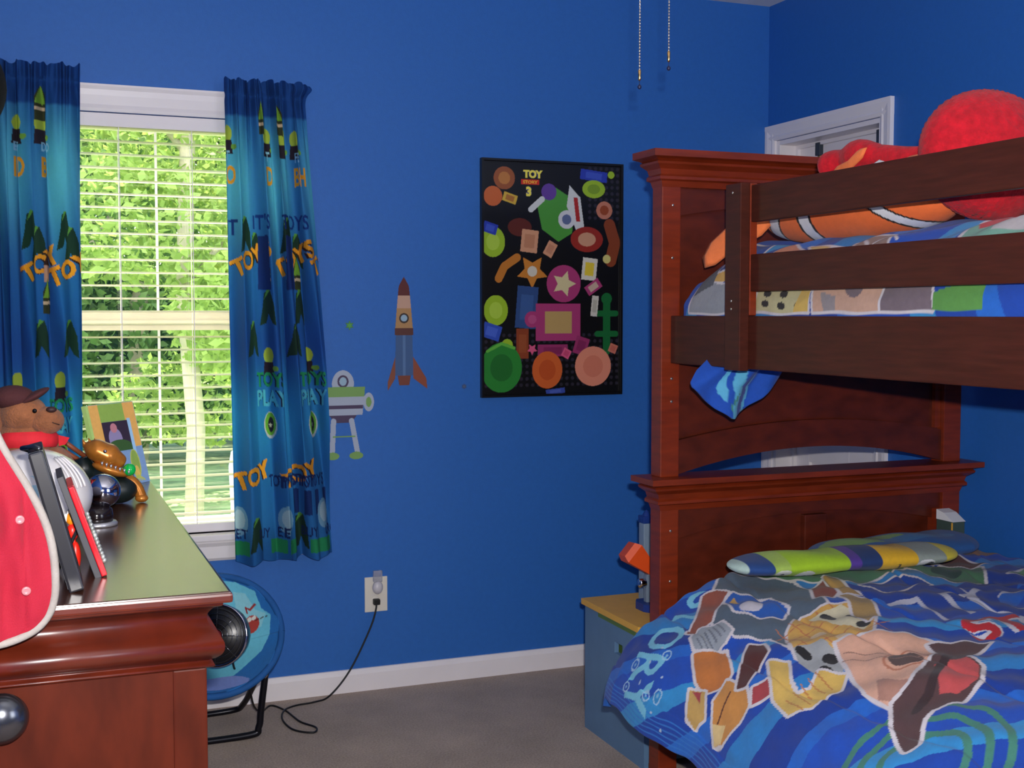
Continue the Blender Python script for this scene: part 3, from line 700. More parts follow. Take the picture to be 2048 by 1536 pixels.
# ------------------------------------------------------------------ saucer chair
sc = empty('saucer_chair', (.5, 3.85, 0), "child's blue round saucer chair with black folding tube legs in the corner", 'chair')
Mc = Matrix.Translation((.507, 3.78, .356)) @ Matrix.Rotation(radians(-10), 4, 'Z') @ Matrix.Rotation(radians(56), 4, 'X')
R = .205
nu, nv = 260, 120
A, Q = np.meshgrid(np.linspace(0, 2*pi, nu), np.linspace(0, 1, nv), indexing='ij')
depth = -.085*(1-Q**2)+.004*np.sin(A*9)*Q+.006*np.sin(A*5+1)*Q*(1-Q)*3
rr = R*Q*(1+.012*np.sin(A*7))
L = np.stack([rr*np.cos(A), rr*np.sin(A)*.93, depth], -1)
Wd = np.array([[*(Mc @ Vector(p))] for p in L.reshape(-1, 3)]).reshape(nu, nv, 3)
pt = Paint(L[..., 0], L[..., 1], (26, 104, 176))
pt.poly([(-.15, -.10), (-.05, -.14), (.06, -.13), (.10, -.09), (.15, -.05), (.175, .0), (.18, .06), (.15, .09), (.13, .14), (.07, .175), (.0, .185), (-.10, .16), (-.16, .04)], (104, 192, 216))
pt.poly([(.09, .02), (.15, .03), (.165, .07), (.13, .09), (.10, .14), (.06, .15)], (140, 206, 218)); pt.ell(.02, -.15, .09, .025, (120, 140, 206))
pt.ell(.118, .045, .026, .030, (178, 60, 50)); pt.ell(.113, .062, .007, .008, (220, 220, 210)); pt.ell(.127, .064, .007, .008, (220, 220, 210)); pt.stroke([(.105, .085), (.10, .10), (.115, .092), (.13, .105)], .005, (150, 40, 40)); pt.stroke([(.13, .055), (.168, .06)], .003, (60, 30, 30))
o = sheet(Wd, pt.get(), 'seat', CLOTHP, parent=sc); solid(o, .008, -1)
b = MB(); b.tube([Mc @ Vector((R*1.01*cos(a), R*.94*sin(a), .0)) for a in np.linspace(0, 2*pi, 49)], .011, 8, cap=False); b.build('rim_tube', mat('blue_piping', (22, 84, 150), .8, noise=.1), sc)
for yy, nm in ((3.83, 1), (4.09, 2)):
    if nm == 1:
        pts = [(.360, 3.60, .30), (.363, 3.7, .16), (.365, yy, .04), (.40, yy, .0125), (.62, yy, .0125), (.655, yy, .03), (.664, yy, .08), (.672, yy+.0, .22), (.66, 3.80, .255)]
        b = MB(); b.tube(smooth_path([(.345, yy+.005, .26), (.342, yy, .10), (.345, yy, .04), (.375, yy, .0115), (.62, yy, .0115), (.652, yy, .035), (.660, yy, .09), (.678, yy, .225)]), .011, 10); b.build('leg', BLACKM, sc)
    else:
        b = MB(); b.tube(smooth_path([(.675, 3.80, .24), (.655, 3.90, .16), (.640, 4.05, .045), (.60, 4.09, .0125), (.40, 4.09, .0115), (.36, 4.05, .045), (.345, 3.90, .16), (.335, 3.80, .25)]), .010, 10); b.build('leg', BLACKM, sc)
b = MB(); b.lathe([(.006, -.014), (.009, -.012), (.009, .012), (.006, .014)], Matrix.Translation((.668, 3.815, .205)) @ Matrix.Rotation(pi/2, 4, 'X'), 12); b.build('pivot', CHROME, sc)

# ------------------------------------------------------------------ dresser
dx0, dx1, dy0, dy1, dzt = -.235, .274, 1.815, 3.124, .93
ds = empty('dresser', ((dx0+dx1)/2, (dy0+dy1)/2, 0), 'glossy cherry wood dresser with rounded moulded top edge, at the left side of the room', 'dresser')
b = MB(); b.box(dx0, dx1-.002, dy0+.002, dy1-.002, dzt-.015, dzt, bev=.004); b.build('top', DRESST, ds)
b = MB(); b.box(dx0, dx1, dy0, dy0+.012, dzt-.017, dzt-.0022, bev=.004); b.box(dx1-.012, dx1, dy0+.0005, dy1-.0005, dzt-.0168, dzt-.0024, bev=.004); b.box(dx0, dx1, dy1-.012, dy1, dzt-.017, dzt-.0022, bev=.004); b.build('top_edge', DRESS, ds)
# the moulding runs round the near end, the front and the far end
def cr(pts, k=5):
    return [(p.x, p.y) for p in smooth_path([(a, c, 0) for a, c in pts], k)]
prof = [(.010, -.0165), (.013, -.0185)]+cr([(.013, -.0195), (.014, -.023), (.020, -.0255)], 3)+cr([(.026, -.028), (.033, -.037), (.034, -.047), (.029, -.058), (.020, -.067), (.0125, -.077), (.0115, -.087), (.015, -.096), (.023, -.103), (.031, -.1065)], 6)+[(.031, -.110)]+cr([(.026, -.112), (.0245, -.115), (.027, -.118)], 3)+[(.040, -.120), (.052, -.120), (.052, -.0165)]
b = MB()
path = [(dx0, dy0, 0, -1), (dx1, dy0, 1, -1), (dx1, dy1, 1, 1), (dx0, dy1, 0, 1)]
vs = []; n = len(prof)
for (x, y, nx, ny) in path:
    for (d, z) in prof: vs.append((x-(d if nx else 0), y-ny*d, dzt+z))
fs = []
for i in range(3):
    for k in range(n):
        a = i*n+k; c = i*n+(k+1) % n; fs.append((a, a+n, c+n, c))
fs += [list(range(n)), list(range(3*n, 4*n))]
b.add(vs, fs, True)
o = b.build('moulding', DRESS, ds)
b = MB(); zb = dzt-.120
b.box(dx0, dx1-.038, dy0+.035, dy1-.035, .05, zb)                           # carcass
b.build('body', DRESSB, ds)
for (a_, c_) in ((dx1-.085, dx1-.0355), (dx0, dx0+.06)):
    for (e_, f_) in ((dy0+.0325, dy0+.05), (dy1-.05, dy1-.0325)):
        MB().box(a_, c_, e_, f_, 0, zb+.001, bev=.003).build('corner_stile', DRESSB, ds)
for k, (za, zc) in enumerate(((.10, .32), (.335, .555), (.57, .79))):
    for (ya, yb) in ((dy0+.09, (dy0+dy1)/2-.01), ((dy0+dy1)/2+.01, dy1-.09)):
        q = MB().box(dx1-.041, dx1-.028, ya, yb, za, zc, bev=.004).build('drawer', DRESS, ds)
b = MB(); Mk = Matrix.Translation((-.046, dy0+.046, .777)) @ Matrix.Rotation(pi/2, 4, 'X')
b.lathe([(.024, 0), (.013, .006), (.011, .016), (.020, .024), (.0335, .034), (.036, .044), (.033, .055), (.024, .064), (.010, .069), (.002, .070)], Mk, 40); b.build('knob', PEWTER, ds, label='large round dark pewter knob')

# ------------------------------------------------------------------ things on the dresser
ZT = dzt+.0005
FR = mat('black_lacquer_frame', (40, 40, 46), .28, noise=.04)
def leaning(name, label, cat, group, y0, y1, xb, xt, zt, th, m, parts):
    """a frame leaning back to the wall, seen edge-on: its foot at x=xb, its top at x=xt"""
    r = empty(name, (xb, (y0+y1)/2, ZT), label, cat, group)
    h = math.hypot(xb-xt, zt-ZT); ang = math.atan2(xt-xb, zt-ZT)
    M = Matrix.Translation((xb, (y0+y1)/2, ZT)) @ Matrix.Rotation(ang, 4, 'Y')
    return r, M, h
r, M, h = leaning('picture_frame', 'black picture frame with an easel back, standing nearest the red jersey on the dresser', 'picture frame', 'picture frames on the dresser', 1.88, 2.05, .070, .016, 1.142, .015, FR, 0)
hw = .075
b = MB()
for a in (-1, 1): b.box(-.021, 0, a*hw-(.014 if a > 0 else 0), a*hw+(0 if a > 0 else .014), .004, h, M, bev=.003)
b.box(-.021, 0, -hw+.014, hw-.014, .004, .020, M); b.box(-.021, 0, -hw+.014, hw-.014, h-.016, h, M)
b.build('frame', FR, r)
MB().box(-.012, -.007, -hw+.012, hw-.012, .016, h-.014, M).build('photo', mat('photo_print', (96, 104, 120), .2, noise=.5, nscale=18), r)
MB().box(-.022, -.0125, -hw+.006, hw-.006, .01, h-.006, M).build('backing', mat('frame_backing', (26, 22, 34), .5, noise=.05), r)
p0 = M @ Vector((-.022, .0, h*.55)); p1 = Vector((-.045, 1.965, ZT+.004))
p1 = Vector((-.055, (1.88+2.05)/2, ZT+.003))
b = MB(); b.add([p0+Vector((0, -.02, 0)), p0+Vector((0, .02, 0)), p1+Vector((0, .026, 0)), p1+Vector((0, -.026, 0)), p0+Vector((-.004, -.02, .002)), p0+Vector((-.004, .02, .002)), p1+Vector((-.004, .026, 0)), p1+Vector((-.004, -.026, 0))], [(0, 1, 2, 3), (7, 6, 5, 4), (0, 4, 5, 1), (1, 5, 6, 2), (2, 6, 7, 3), (3, 7, 4, 0)]); b.build('easel_leg', FR, r)
b = MB(); b.tube([M @ Vector((-.02, .01, h-.002)), M @ Vector((-.028, .0, h+.004)), M @ Vector((-.012, -.03, h+.005)), M @ Vector((-.004, -.05, h+.001))], .004, 8); b.build('hanging_clip', PEWTER, r)

r, M, h = leaning('picture_frame', 'thin picture frame with a bright red edge, second from the jersey', 'picture frame', 'picture frames on the dresser', 1.98, 2.12, .108, .060, 1.075, .012, FR, 0)
RED = mat('red_lacquer', (206, 22, 36), .25, noise=.05); hw = .062
b = MB()
for a in (-1, 1): b.box(-.009, 0, a*hw-(.012 if a > 0 else 0), a*hw+(0 if a > 0 else .012), .003, h, M, bev=.002)
b.box(-.009, 0, -hw+.012, hw-.012, .003, .014, M); b.box(-.009, 0, -hw+.012, hw-.012, h-.011, h, M)
b.build('frame', RED, r)
MB().box(-.005, -.002, -hw+.010, hw-.010, .01, h-.009, M).build('photo', mat('photo_print_b', (150, 120, 110), .2, noise=.5, nscale=22), r)
MB().box(-.019, -.0092, -hw, hw, .003, h+.020, M, bev=.001).build('backing', mat('charcoal_board', (58, 58, 64), .5, noise=.05), r)
b = MB(); q0 = M @ Vector((-.019, 0, h*.5)); q1 = Vector((.035, 2.05, ZT+.003)); b.tube([q0, q1], .003, 6); b.build('easel_leg', FR, r)
b = MB(); b.tube([M @ Vector((.002, -.056, .022)), M @ Vector((.002, -.015, .10))], .002, 6)
for k in range(14):
    p = M @ Vector((.003, -.055+.003*k+.002*(k % 2), .025+.0055*k)); b.blob(p, (.004, .004, .004), None, 8, 6)
b.build('bead_trim', mat('beads', (190, 196, 190), .15, .6, noise=.4, nscale=60), r, label='silver and blue bead trim')
# red and yellow trinket between the frames
tk = empty('toy_trinket', (.062, 1.99, ZT), 'small red, orange and white plastic toy standing between the black and the red frame', 'toy')
RP = mat('red_plastic', (226, 40, 26), .35, noise=.03); OP = mat('orange_plastic', (244, 150, 30), .35, noise=.03)
tx0, ty0 = .063, 2.06
b = MB(); b.blob((tx0, ty0, ZT+.022), (.008, .008, .024)); b.blob((tx0-.004, ty0, ZT+.062), (.009, .009, .014)); b.tube([(tx0, ty0, ZT+.03), (tx0-.004, ty0, ZT+.06)], .003, 6); b.build('body', RP, tk)
b = MB(); b.blob((tx0-.006, ty0, ZT+.083), (.008, .008, .010)); b.tube([(tx0-.005, ty0, ZT+.07), (tx0-.006, ty0, ZT+.08)], .003, 6); b.build('head', OP, tk)
b = MB(); b.blob((tx0-.014, ty0, ZT+.085), (.005, .005, .007)); b.tube([(tx0-.012, ty0, ZT+.088), (tx0-.008, ty0, ZT+.10), (tx0-.004, ty0, ZT+.092)], .0018, 6); b.build('wing', WM, tk)

# white football helmet
hm = empty('football_helmet', (-.01, 2.30, ZT), 'white toy football helmet standing behind the black picture frame', 'helmet')
HWm = mat('white_helmet_shell', (216, 212, 212), .22, noise=.02, coat=.4)
def hshape(d):
    s = 1.
    if d.z < -.55: s = .92
    return s
b = MB(); b.blob((-.005, 2.33, ZT+.082), (.108, .125, .088), None, 40, 26, lambda d: 1+.04*max(0, d.y)-.05*max(0, -d.z))
b.build('shell', HWm, hm)
b = MB()
for k in range(4):
    a0 = .95+k*.10
    b.tube([Vector((-.005+.112*cos(t_)*cos(a0-.4), 2.33-.128*cos(t_)*sin(a0-.4), ZT+.084+.091*sin(t_))) for t_ in np.linspace(.25, .95, 10)], .0022, 6)
b.build('ridges', HWm, hm)
b = MB(); c0 = Vector((-.005, 2.33, ZT+.082))
def onshell(az, el, k=1.008): return c0+Vector((.108*cos(el)*cos(az)*k, .125*cos(el)*sin(az)*k, .088*sin(el)*k))
b.add([onshell(-1.75, .62), onshell(-1.40, .62), onshell(-1.38, .35), onshell(-1.45, .10), onshell(-1.56, .33)], [(0, 1, 2, 3, 4)]); b.build('stripe', mat('pale_blue_decal', (150, 190, 206), .4, noise=.02), hm)
for el in (.42, .33, -.45, -.58):
    MB().tube([onshell(a, el, 1.006) for a in np.linspace(-1.36, -1.15, 6)], .0012, 6).build('vent', CORD, hm)
b = MB(); b.tube([onshell(a, -.72, 1.0) for a in np.linspace(-2.4, .4, 30)], .004, 8); b.build('rim', mat('grey_rubber', (150, 148, 156), .5, noise=.02), hm)

# plush dog behind the helmet
FUR = mat('brown_plush', (140, 86, 54), .95, noise=.22, nscale=50, bump=.8, bscale=260, sheen=.12)
pd = empty('plush_dog', (.0, 2.56, ZT), 'brown plush dog with a dark cap and a red bandana behind the white helmet', 'plush toy')
b = MB()
b.blob((.015, 2.58, ZT+.075), (.075, .07, .085), None, 28, 18)                    # body
b.blob((-.010, 2.56, ZT+.165), (.050, .05, .050), None, 28, 18)                   # neck chest
b.blob((-.012, 2.55, ZT+.215), (.044, .044, .038), None, 28, 18)                  # skull
b.blob((.030, 2.53, ZT+.203), (.032, .030, .027), None, 24, 16)                   # muzzle
b.blob((-.060, 2.55, ZT+.205), (.012, .02, .032), None, 16, 12); b.blob((.08, 2.54, ZT+.02), (.03, .05, .02), None, 16, 12); b.blob((-.05, 2.53, ZT+.02), (.03, .05, .02), None, 16, 12)
b.build('body', FUR, pd)
b = MB(); b.blob((-.030, 2.55, ZT+.248), (.040, .040, .024), None, 24, 14); b.blob((.006, 2.54, ZT+.250), (.034, .032, .008), Matrix.Rotation(radians(-28), 3, 'Y').to_4x4(), 20, 10); b.build('cap', mat('maroon_felt', (70, 32, 34), .9, noise=.1, bump=.3), pd)
b = MB(); b.lathe([(.050, -.014), (.056, -.006), (.057, .006), (.050, .016), (.046, .010), (.046, -.010)], Matrix.Translation((-.004, 2.555, ZT+.163)) @ Matrix.Rotation(radians(-6), 4, 'X'), 24); b.add([(.05, 2.52, ZT+.175), (.07, 2.51, ZT+.17), (.062, 2.50, ZT+.158), (.05, 2.505, ZT+.155)], [(0, 1, 2, 3)]); b.build('bandana', mat('red_bandana', (206, 32, 44), .8, noise=.15, nscale=40), pd)
b = MB(); b.blob((.008, 2.507, ZT+.224), (.0045, .004, .0045), None, 12, 8); b.build('eye', mat('eye_bead', (12, 10, 10), .05), pd)
b = MB(); b.blob((.038, 2.505, ZT+.226), (.010, .008, .006), None, 12, 8); b.build('nose', mat('nose_thread', (50, 28, 28), .6, noise=.05), pd)
b = MB(); b.tube([(.030, 2.503, ZT+.207), (.042, 2.502, ZT+.200), (.052, 2.508, ZT+.196)], .0012, 6); b.build('mouth', mat('dark_thread', (60, 34, 26), .8), pd)

# chrome dome on its dark base
cdm = empty('chrome_dome_toy', (.125, 2.48, ZT), 'shiny chrome dome toy on a dark base with a silver ring, on the dresser', 'toy')
b = MB(); Mt = Matrix.Translation((.128, 2.49, ZT))
b.lathe([(.036, .0), (.037, .004), (.034, .008)], Matrix.Translation((.118, 2.485, ZT)), 32); b.build('ring', mat('satin_silver', (190, 190, 196), .3, .7, noise=.02), cdm)
b = MB(); b.lathe([(.030, .0), (.031, .012), (.029, .024), (.020, .030)], Matrix.Translation((.116, 2.485, ZT+.008)), 32); b.build('base', mat('black_gloss', (26, 20, 22), .12, noise=.03), cdm)
b = MB(); b.blob((.128, 2.49, ZT+.066), (.034, .034, .033), None, 32, 20); b.build('dome', CHROME, cdm)

# gold and black toy dinosaur
GOLD = mat('gold_brown_plastic', (186, 116, 44), .28, .45, noise=.2, nscale=60)
dn = empty('toy_dinosaur', (.16, 2.76, ZT), 'gold and black toy dinosaur with a green snout ball before the patchwork photo frame', 'toy')
b = MB()
Mh = Matrix.Rotation(radians(28), 3, 'Y').to_4x4()
b.blob((.150, 2.75, ZT+.108), (.052, .034, .026), Mh, 28, 18, lambda d: 1-.18*max(0, d.x)+.05*math.sin(9*d.x))
b.build('head', GOLD, dn)
b = MB(); b.blob((.158, 2.745, ZT+.076), (.040, .026, .012), Matrix.Rotation(radians(20), 3, 'Y').to_4x4(), 24, 14); b.build('jaw', GOLD, dn)
b = MB()
for k in range(7): b.lathe([(.0035, 0), (.0005, -.009)], Matrix.Translation((.140+.009*k, 2.722, ZT+.096-.0035*k)), 6)
b.build('teeth', mat('silver_teeth', (170, 170, 176), .25, .6), dn)
b = MB()
for k in range(6): b.lathe([(.006, 0), (.0008, .016)], Matrix.Translation((.108+.012*k, 2.75, ZT+.128+.0035*k-.0016*k*k)) @ Matrix.Rotation(radians(-20), 4, 'Y'), 8)
b.build('crest', GOLD, dn)
b = MB(); b.blob((.196, 2.735, ZT+.075), (.0135, .0135, .0135), None, 18, 12); b.build('snout_ball', mat('green_gem', (10, 170, 70), .1, noise=.05, coat=.5), dn)
b = MB(); b.blob((.146, 2.718, ZT+.118), (.004, .003, .004), None, 10, 8); b.build('eye', CHROME, dn)
DK = mat('dark_green_black', (16, 26, 26), .4, noise=.2)
b = MB(); b.blob((.145, 2.79, ZT+.045), (.060, .05, .046), None, 24, 16, lambda d: 1+.08*math.sin(8*d.x+5*d.y)); b.blob((.175, 2.76, ZT+.030), (.04, .035, .03), None, 18, 12); b.tube([(.11, 2.77, ZT+.06), (.10, 2.77, ZT+.10)], [.026, .018], 10); b.build('body', DK, dn)
b = MB(); b.tube(smooth_path([(.17, 2.77, ZT+.045), (.195, 2.76, ZT+.05), (.212, 2.76, ZT+.035), (.222, 2.76, ZT+.010)]), [.012]*19, 10); b.blob((.222, 2.755, ZT+.009), (.014, .012, .009), None, 14, 10); b.build('foreleg', GOLD, dn)
b = MB(); b.blob((.092, 2.765, ZT+.062), (.020, .018, .026), None, 18, 12); b.build('shoulder', GOLD, dn)
for (p, q) in (((.053, 2.77, ZT+.148), (.128, 2.80, ZT+.085)), ((.060, 2.77, ZT+.121), (.118, 2.80, ZT+.078))):
    MB().tube([p, q], .0052, 8).build('tail_spike', mat('brown_wood_stick', (128, 66, 40), .5, noise=.2), dn)

# patchwork photo frame
pf = empty('photo_frame', (.21, 3.04, ZT), 'leaning patchwork photo frame in orange, green and blue on the far corner of the dresser', 'photo frame')
BLp, BRp, TLp, TRp = [Vector(p) for p in ((.155, 2.976, ZT), (.270, 3.098, ZT), (.119, 3.008, 1.126), (.232, 3.134, 1.128))]
ex = (BRp-BLp); ez = (TLp-BLp); nrm = ex.cross(ez).normalized()
nu, nv = 110, 140
a = np.linspace(0, 1, nu)[:, None]*np.ones((1, nv)); c = np.ones((nu, 1))*np.linspace(0, 1, nv)[None, :]
P = np.array(BLp)+a[..., None]*np.array(ex)+c[..., None]*np.array(ez)
pt = Paint(a, c, (126, 160, 206))
pt.poly([(0, .42), (.26, .42), (.26, 1), (0, 1)], (232, 176, 92)); pt.poly([(.24, .78), (.78, .78), (.78, 1), (.24, 1)], (142, 178, 78)); pt.poly([(.76, .45), (1, .45), (1, 1), (.76, 1)], (232, 176, 92))
pt.poly([(0, .25), (.26, .25), (.26, .50), (0, .50)], (84, 134, 190)); pt.poly([(0, 0), (.05, 0), (.05, 1), (0, 1)], (176, 210, 120)); pt.poly([(.78, .36), (.86, .36), (.86, .80), (.78, .80)], (156, 200, 236))
pt.ell(.78, .24, .10, .18, (190, 196, 88)); pt.ell(.78, .25, .08, .16, (140, 172, 76)); pt.ell(.78, .15, .05, .07, (226, 190, 90))
for k in range(5): pt.stroke([(.78, .10), (.66+.06*k, .035)], .022, (190, 196, 88))
o = sheet(P, pt.get(), 'patchwork_face', CLOTHP, parent=pf)
toc = -1 if nrm.y > 0 else 1   # towards the room
bk_ = -nrm*toc*.012
b = MB(); b.add([BLp+bk_*.05, BRp+bk_*.05, TRp+bk_*.05, TLp+bk_*.05, BLp+bk_, BRp+bk_, TLp+(BRp-BLp)+bk_, TLp+bk_], [(0, 1, 2, 3), (7, 6, 5, 4), (0, 4, 5, 1), (1, 5, 6, 2), (2, 6, 7, 3), (3, 7, 4, 0)]); b.build('core', mat('pale_green_card', (176, 210, 120), .6, noise=.05), pf)
a2 = .24+.54*a; c2 = .42+.36*c
P2 = np.array(BLp)+a2[..., None]*np.array(ex)+c2[..., None]*np.array(ez)-np.array(nrm)*(-.0015)
if nrm.y > 0: P2 = P2-2*np.array(nrm)*.0015
pt = Paint(a, c, (58, 48, 66)); pt.ell(.42, .42, .26, .36, (150, 140, 180)); pt.ell(.42, .78, .13, .16, (196, 130, 140)); pt.ell(.52, .10, .5, .28, (62, 96, 54))
o = sheet(P2, pt.get(), 'photo', PAPER, parent=pf)
b = MB(); bk = (TLp+TRp)/2*.55+(BLp+BRp)/2*.45; ft = Vector((.17, 3.105, ZT+.002)); dd = ex.normalized()*.02
b.add([bk-dd, bk+dd, ft+dd, ft-dd, bk-dd+Vector((-.003, .003, 0)), bk+dd+Vector((-.003, .003, 0)), ft+dd+Vector((-.003, .003, 0)), ft-dd+Vector((-.003, .003, 0))], [(0, 1, 2, 3), (7, 6, 5, 4), (0, 4, 5, 1), (1, 5, 6, 2), (2, 6, 7, 3), (3, 7, 4, 0)]); b.build('easel_leg', FR, pf)

# red jersey hanging at the left, in front of the dresser's near end
jr = empty('red_jersey', (-.11, 1.79, .89), 'bright red buttoned jersey with grey piping hanging at the left over the dresser edge', 'jersey')
edge = [(.890, -.100), (.888, -.060), (.892, -.030), (.905, .000), (.925, .018), (.950, .026), (.980, .0275), (1.010, .0255), (1.040, .020), (1.07, .010), (1.10, -.004), (1.13, -.020), (1.16, -.036), (1.20, -.052), (1.25, -.070), (1.35, -.10), (1.46, -.13)]
nz = 120; ez_ = np.array([e[0] for e in edge][2:]); ex_ = np.array([e[1] for e in edge][2:])
zz = np.linspace(.892, 1.46, nz); xe = np.interp(zz, ez_, ex_)
s = np.linspace(0, 1, 90)
XL = -.245
Xg = XL+(xe[None, :]-XL)*s[:, None]
low = np.where(Xg < -.03, 0.0, 0)
Zg = np.ones((90, 1))*zz[None, :]
q1 = Xg*1.0+.22*(Zg-.9); fz = np.clip((1-s[:, None])*4, 0, 1)
Yg = 1.790-.016*np.abs(np.sin(q1*42+1.0))**3*fz-.013*np.abs(np.sin((Xg-.35*Zg)*37+.5))**5*fz-.004*np.sin(Xg*95+Zg*9)*fz-.010*(1-s[:, None])
Yg = Yg+.0035*np.exp(-((Xg+.012)/.0022)**2)*(Zg < 1.1)
Yg = np.minimum(Yg, 1.795)
P = np.stack([Xg, Yg, Zg], -1)
o = sheet(P, None, 'cloth', mat('red_jersey_cloth', (164, 9, 40), .8, noise=.04, nscale=30, bump=.25, bscale=500, sheen=.15), parent=jr); solid(o, .004, 0)
pts = [(-.245, 1.782, .892), (-.10, 1.786, .889), (-.06, 1.788, .888)]+[(xx, 1.790, z_) for z_, xx in edge[2:]]
b = MB(); b.tube(smooth_path(pts, 4), .0058, 10); b.build('piping', mat('grey_piping', (158, 150, 142), .8, noise=.1, bump=.3), jr)
for z_, x_ in ((1.062, -.016), (.964, -.010), (1.16, -.10)):
    Mk = Matrix.Translation((x_, 1.770, z_)) @ Matrix.Rotation(pi/2, 4, 'X')
    MB().lathe([(.0055, -.006), (.0062, 0), (.0052, .0016), (.003, .0008)], Mk, 16).build('button', mat('pearl_button', (206, 120, 124), .3, noise=.05), jr)
b = MB(); b.tube([(-.25, 1.775, 1.45), (-.2, 1.775, 1.47), (-.13, 1.785, 1.46)], .006, 8); b.build('hanger_loop', mat('grey_piping'), jr)

# black cap on a hook on the left wall
cpw = empty('black_cap', (-.22, 3.8, 1.86), 'black cap hanging high at the left in front of the curtain', 'cap')
b = MB(); b.blob((-.142, 3.8, 1.975), (.100, .09, .135), None, 28, 18, lambda d: 1-.06*max(0, -d.z)); b.build('crown', mat('black_felt', (14, 14, 16), .9, noise=.1, bump=.3), cpw)
b = MB(); b.blob((-.16, 3.76, 1.88), (.07, .10, .012), Matrix.Rotation(radians(30), 3, 'X').to_4x4(), 24, 10); b.build('brim', mat('black_felt'), cpw)

# ------------------------------------------------------------------ toy chest
BLc = mat('chest_blue_paint', (96, 130, 164), .5, noise=.06, nscale=12)
YEL = mat('chest_yellow_paint', (228, 172, 70), .45, noise=.05)
GRN = mat('chest_green_paint', (92, 122, 62), .5, noise=.05)
cx0, cx1, cy0, cy1 = 1.656, 2.26, 3.135, 3.545
ch = empty('toy_chest', ((cx0+cx1)/2, (cy0+cy1)/2, 0), 'slate blue wooden toy chest with a yellow lid, behind the bunk bed post', 'chest')
b = MB()
# left side panel with a square hand hole
b = MB(); t_ = .015; hy0, hy1, hz0, hz1 = 3.278, 3.332, .300, .335
b.box(cx0, cx0+t_, cy0, hy0, 0, .405); b.box(cx0, cx0+t_, hy1, cy1, 0, .405); b.box(cx0, cx0+t_, hy0, hy1, 0, hz0); b.box(cx0, cx0+t_, hy0, hy1, hz1, .405)
b.build('side_panel', BLc, ch)
MB().box(cx1-t_, cx1, cy0, cy1, 0, .405).build('side_panel', BLc, ch)
b = MB(); b.box(cx0+t_, cx1-t_, cy0, cy0+t_, 0.02, .395); b.box(cx0+t_, cx1-t_, cy1-t_, cy1, .02, .395); b.box(cx0+t_, cx1-t_, cy0+t_, cy1-t_, .02, .035); b.build('front_and_back_panel', BLc, ch)
b = MB(); b.box(cx0+.03, cx0+.045, cy0+.02, cy1-.02, .06, .39); b.box(cx0-.002, cx0+.012, 3.19, 3.445, .386, .4035); b.build('green_lining', GRN, ch, label='green painted inner board')
b = MB(); c_ = .016
b.prism([(cx0-.012, cy0+.02), (cx0+.006, cy0-.008), (cx1+.01, cy0-.008), (cx1+.01, cy1+.005), (cx0-.012, cy1+.005)], 'z', .405, .4235); b.build('lid', YEL, ch)

# toy crane-lamp on the chest
GREYP = mat('grey_plastic', (120, 134, 150), .35, noise=.03); NAVY = mat('navy_plastic', (28, 56, 130), .35, noise=.03)
tl = empty('toy_work_lamp', (1.80, 3.33, .4235), 'orange-headed toy work lamp on a blue base, on the yellow chest lid', 'toy')
b = MB(); b.prism([(1.743, 3.31), (1.758, 3.285), (1.86, 3.285), (1.86, 3.385), (1.758, 3.385), (1.743, 3.36)], 'z', .4236, .447); b.build('base', NAVY, tl)
MB().box(1.762, 1.785, 3.325, 3.345, .447, .535, bev=.003).build('pole', GREYP, tl)
b = MB(); b.lathe([(.010, -.012), (.014, -.010), (.014, .010), (.010, .012)], Matrix.Translation((1.752, 3.335, .508)) @ Matrix.Rotation(pi/2, 4, 'Y'), 20); b.build('knob', CHROME, tl)
# orange head: a tapered box pointing up-left
ax = Vector((-.095, .02, .085)).normalized(); up = Vector((.05, 0, .06)).normalized(); up = (up-ax*up.dot(ax)).normalized(); sd = ax.cross(up)
base = Vector((1.800, 3.335, .532)); b = MB(); vs = []
for dist, hh, ww in ((0, .014, .014), (.03, .018, .018), (.105, .034, .034), (.125, .026, .028)):
    for (i, j) in ((-1, -1), (1, -1), (1, 1), (-1, 1)): vs.append(base+ax*dist+up*hh*i+sd*ww*j)
fs = [(0, 1, 2, 3), (15, 14, 13, 12)]
for k in range(3):
    for i in range(4): fs.append((k*4+i, k*4+(i+1) % 4, k*4+4+(i+1) % 4, k*4+4+i))
b.add(vs, fs); b.build('head', mat('orange_toy_plastic', (236, 84, 30), .45, noise=.04), tl)
# tall grey easel board with a blue cap, behind the post
eb = empty('toy_tower', (1.83, 3.455, .4235), 'slim grey toy column with a blue cap beside the bed post', 'toy')
MB().box(1.812, 1.85, 3.44, 3.475, .4236, .672, bev=.003).build('column', mat('pale_grey_plastic', (128, 148, 170), .4, noise=.04), eb)
b = MB(); b.box(1.810, 1.852, 3.438, 3.477, .672, .695, bev=.002); b.lathe([(.016, 0), (.009, .012), (.002, .018)], Matrix.Translation((1.831, 3.457, .695)), 16); b.build('cap', NAVY, eb)

# card and box behind the far post
bx = empty('box', (2.605, 2.94, .622), 'dark green upright box with a white top wedged beside the far bed post', 'box')
MB().box(2.582, 2.629, 2.915, 2.985, .560, .712, bev=.002).build('body', mat('dark_green_card', (66, 84, 78), .6, noise=.06), bx)
MB().prism([(2.913, .712), (2.987, .712), (2.987, .742), (2.955, .735)], 'x', 2.583, 2.631).build('lid', WM, bx)
MB().box(2.579, 2.5822, 2.913, 2.917, .562, .71).build('edge_strip', YEL, bx)

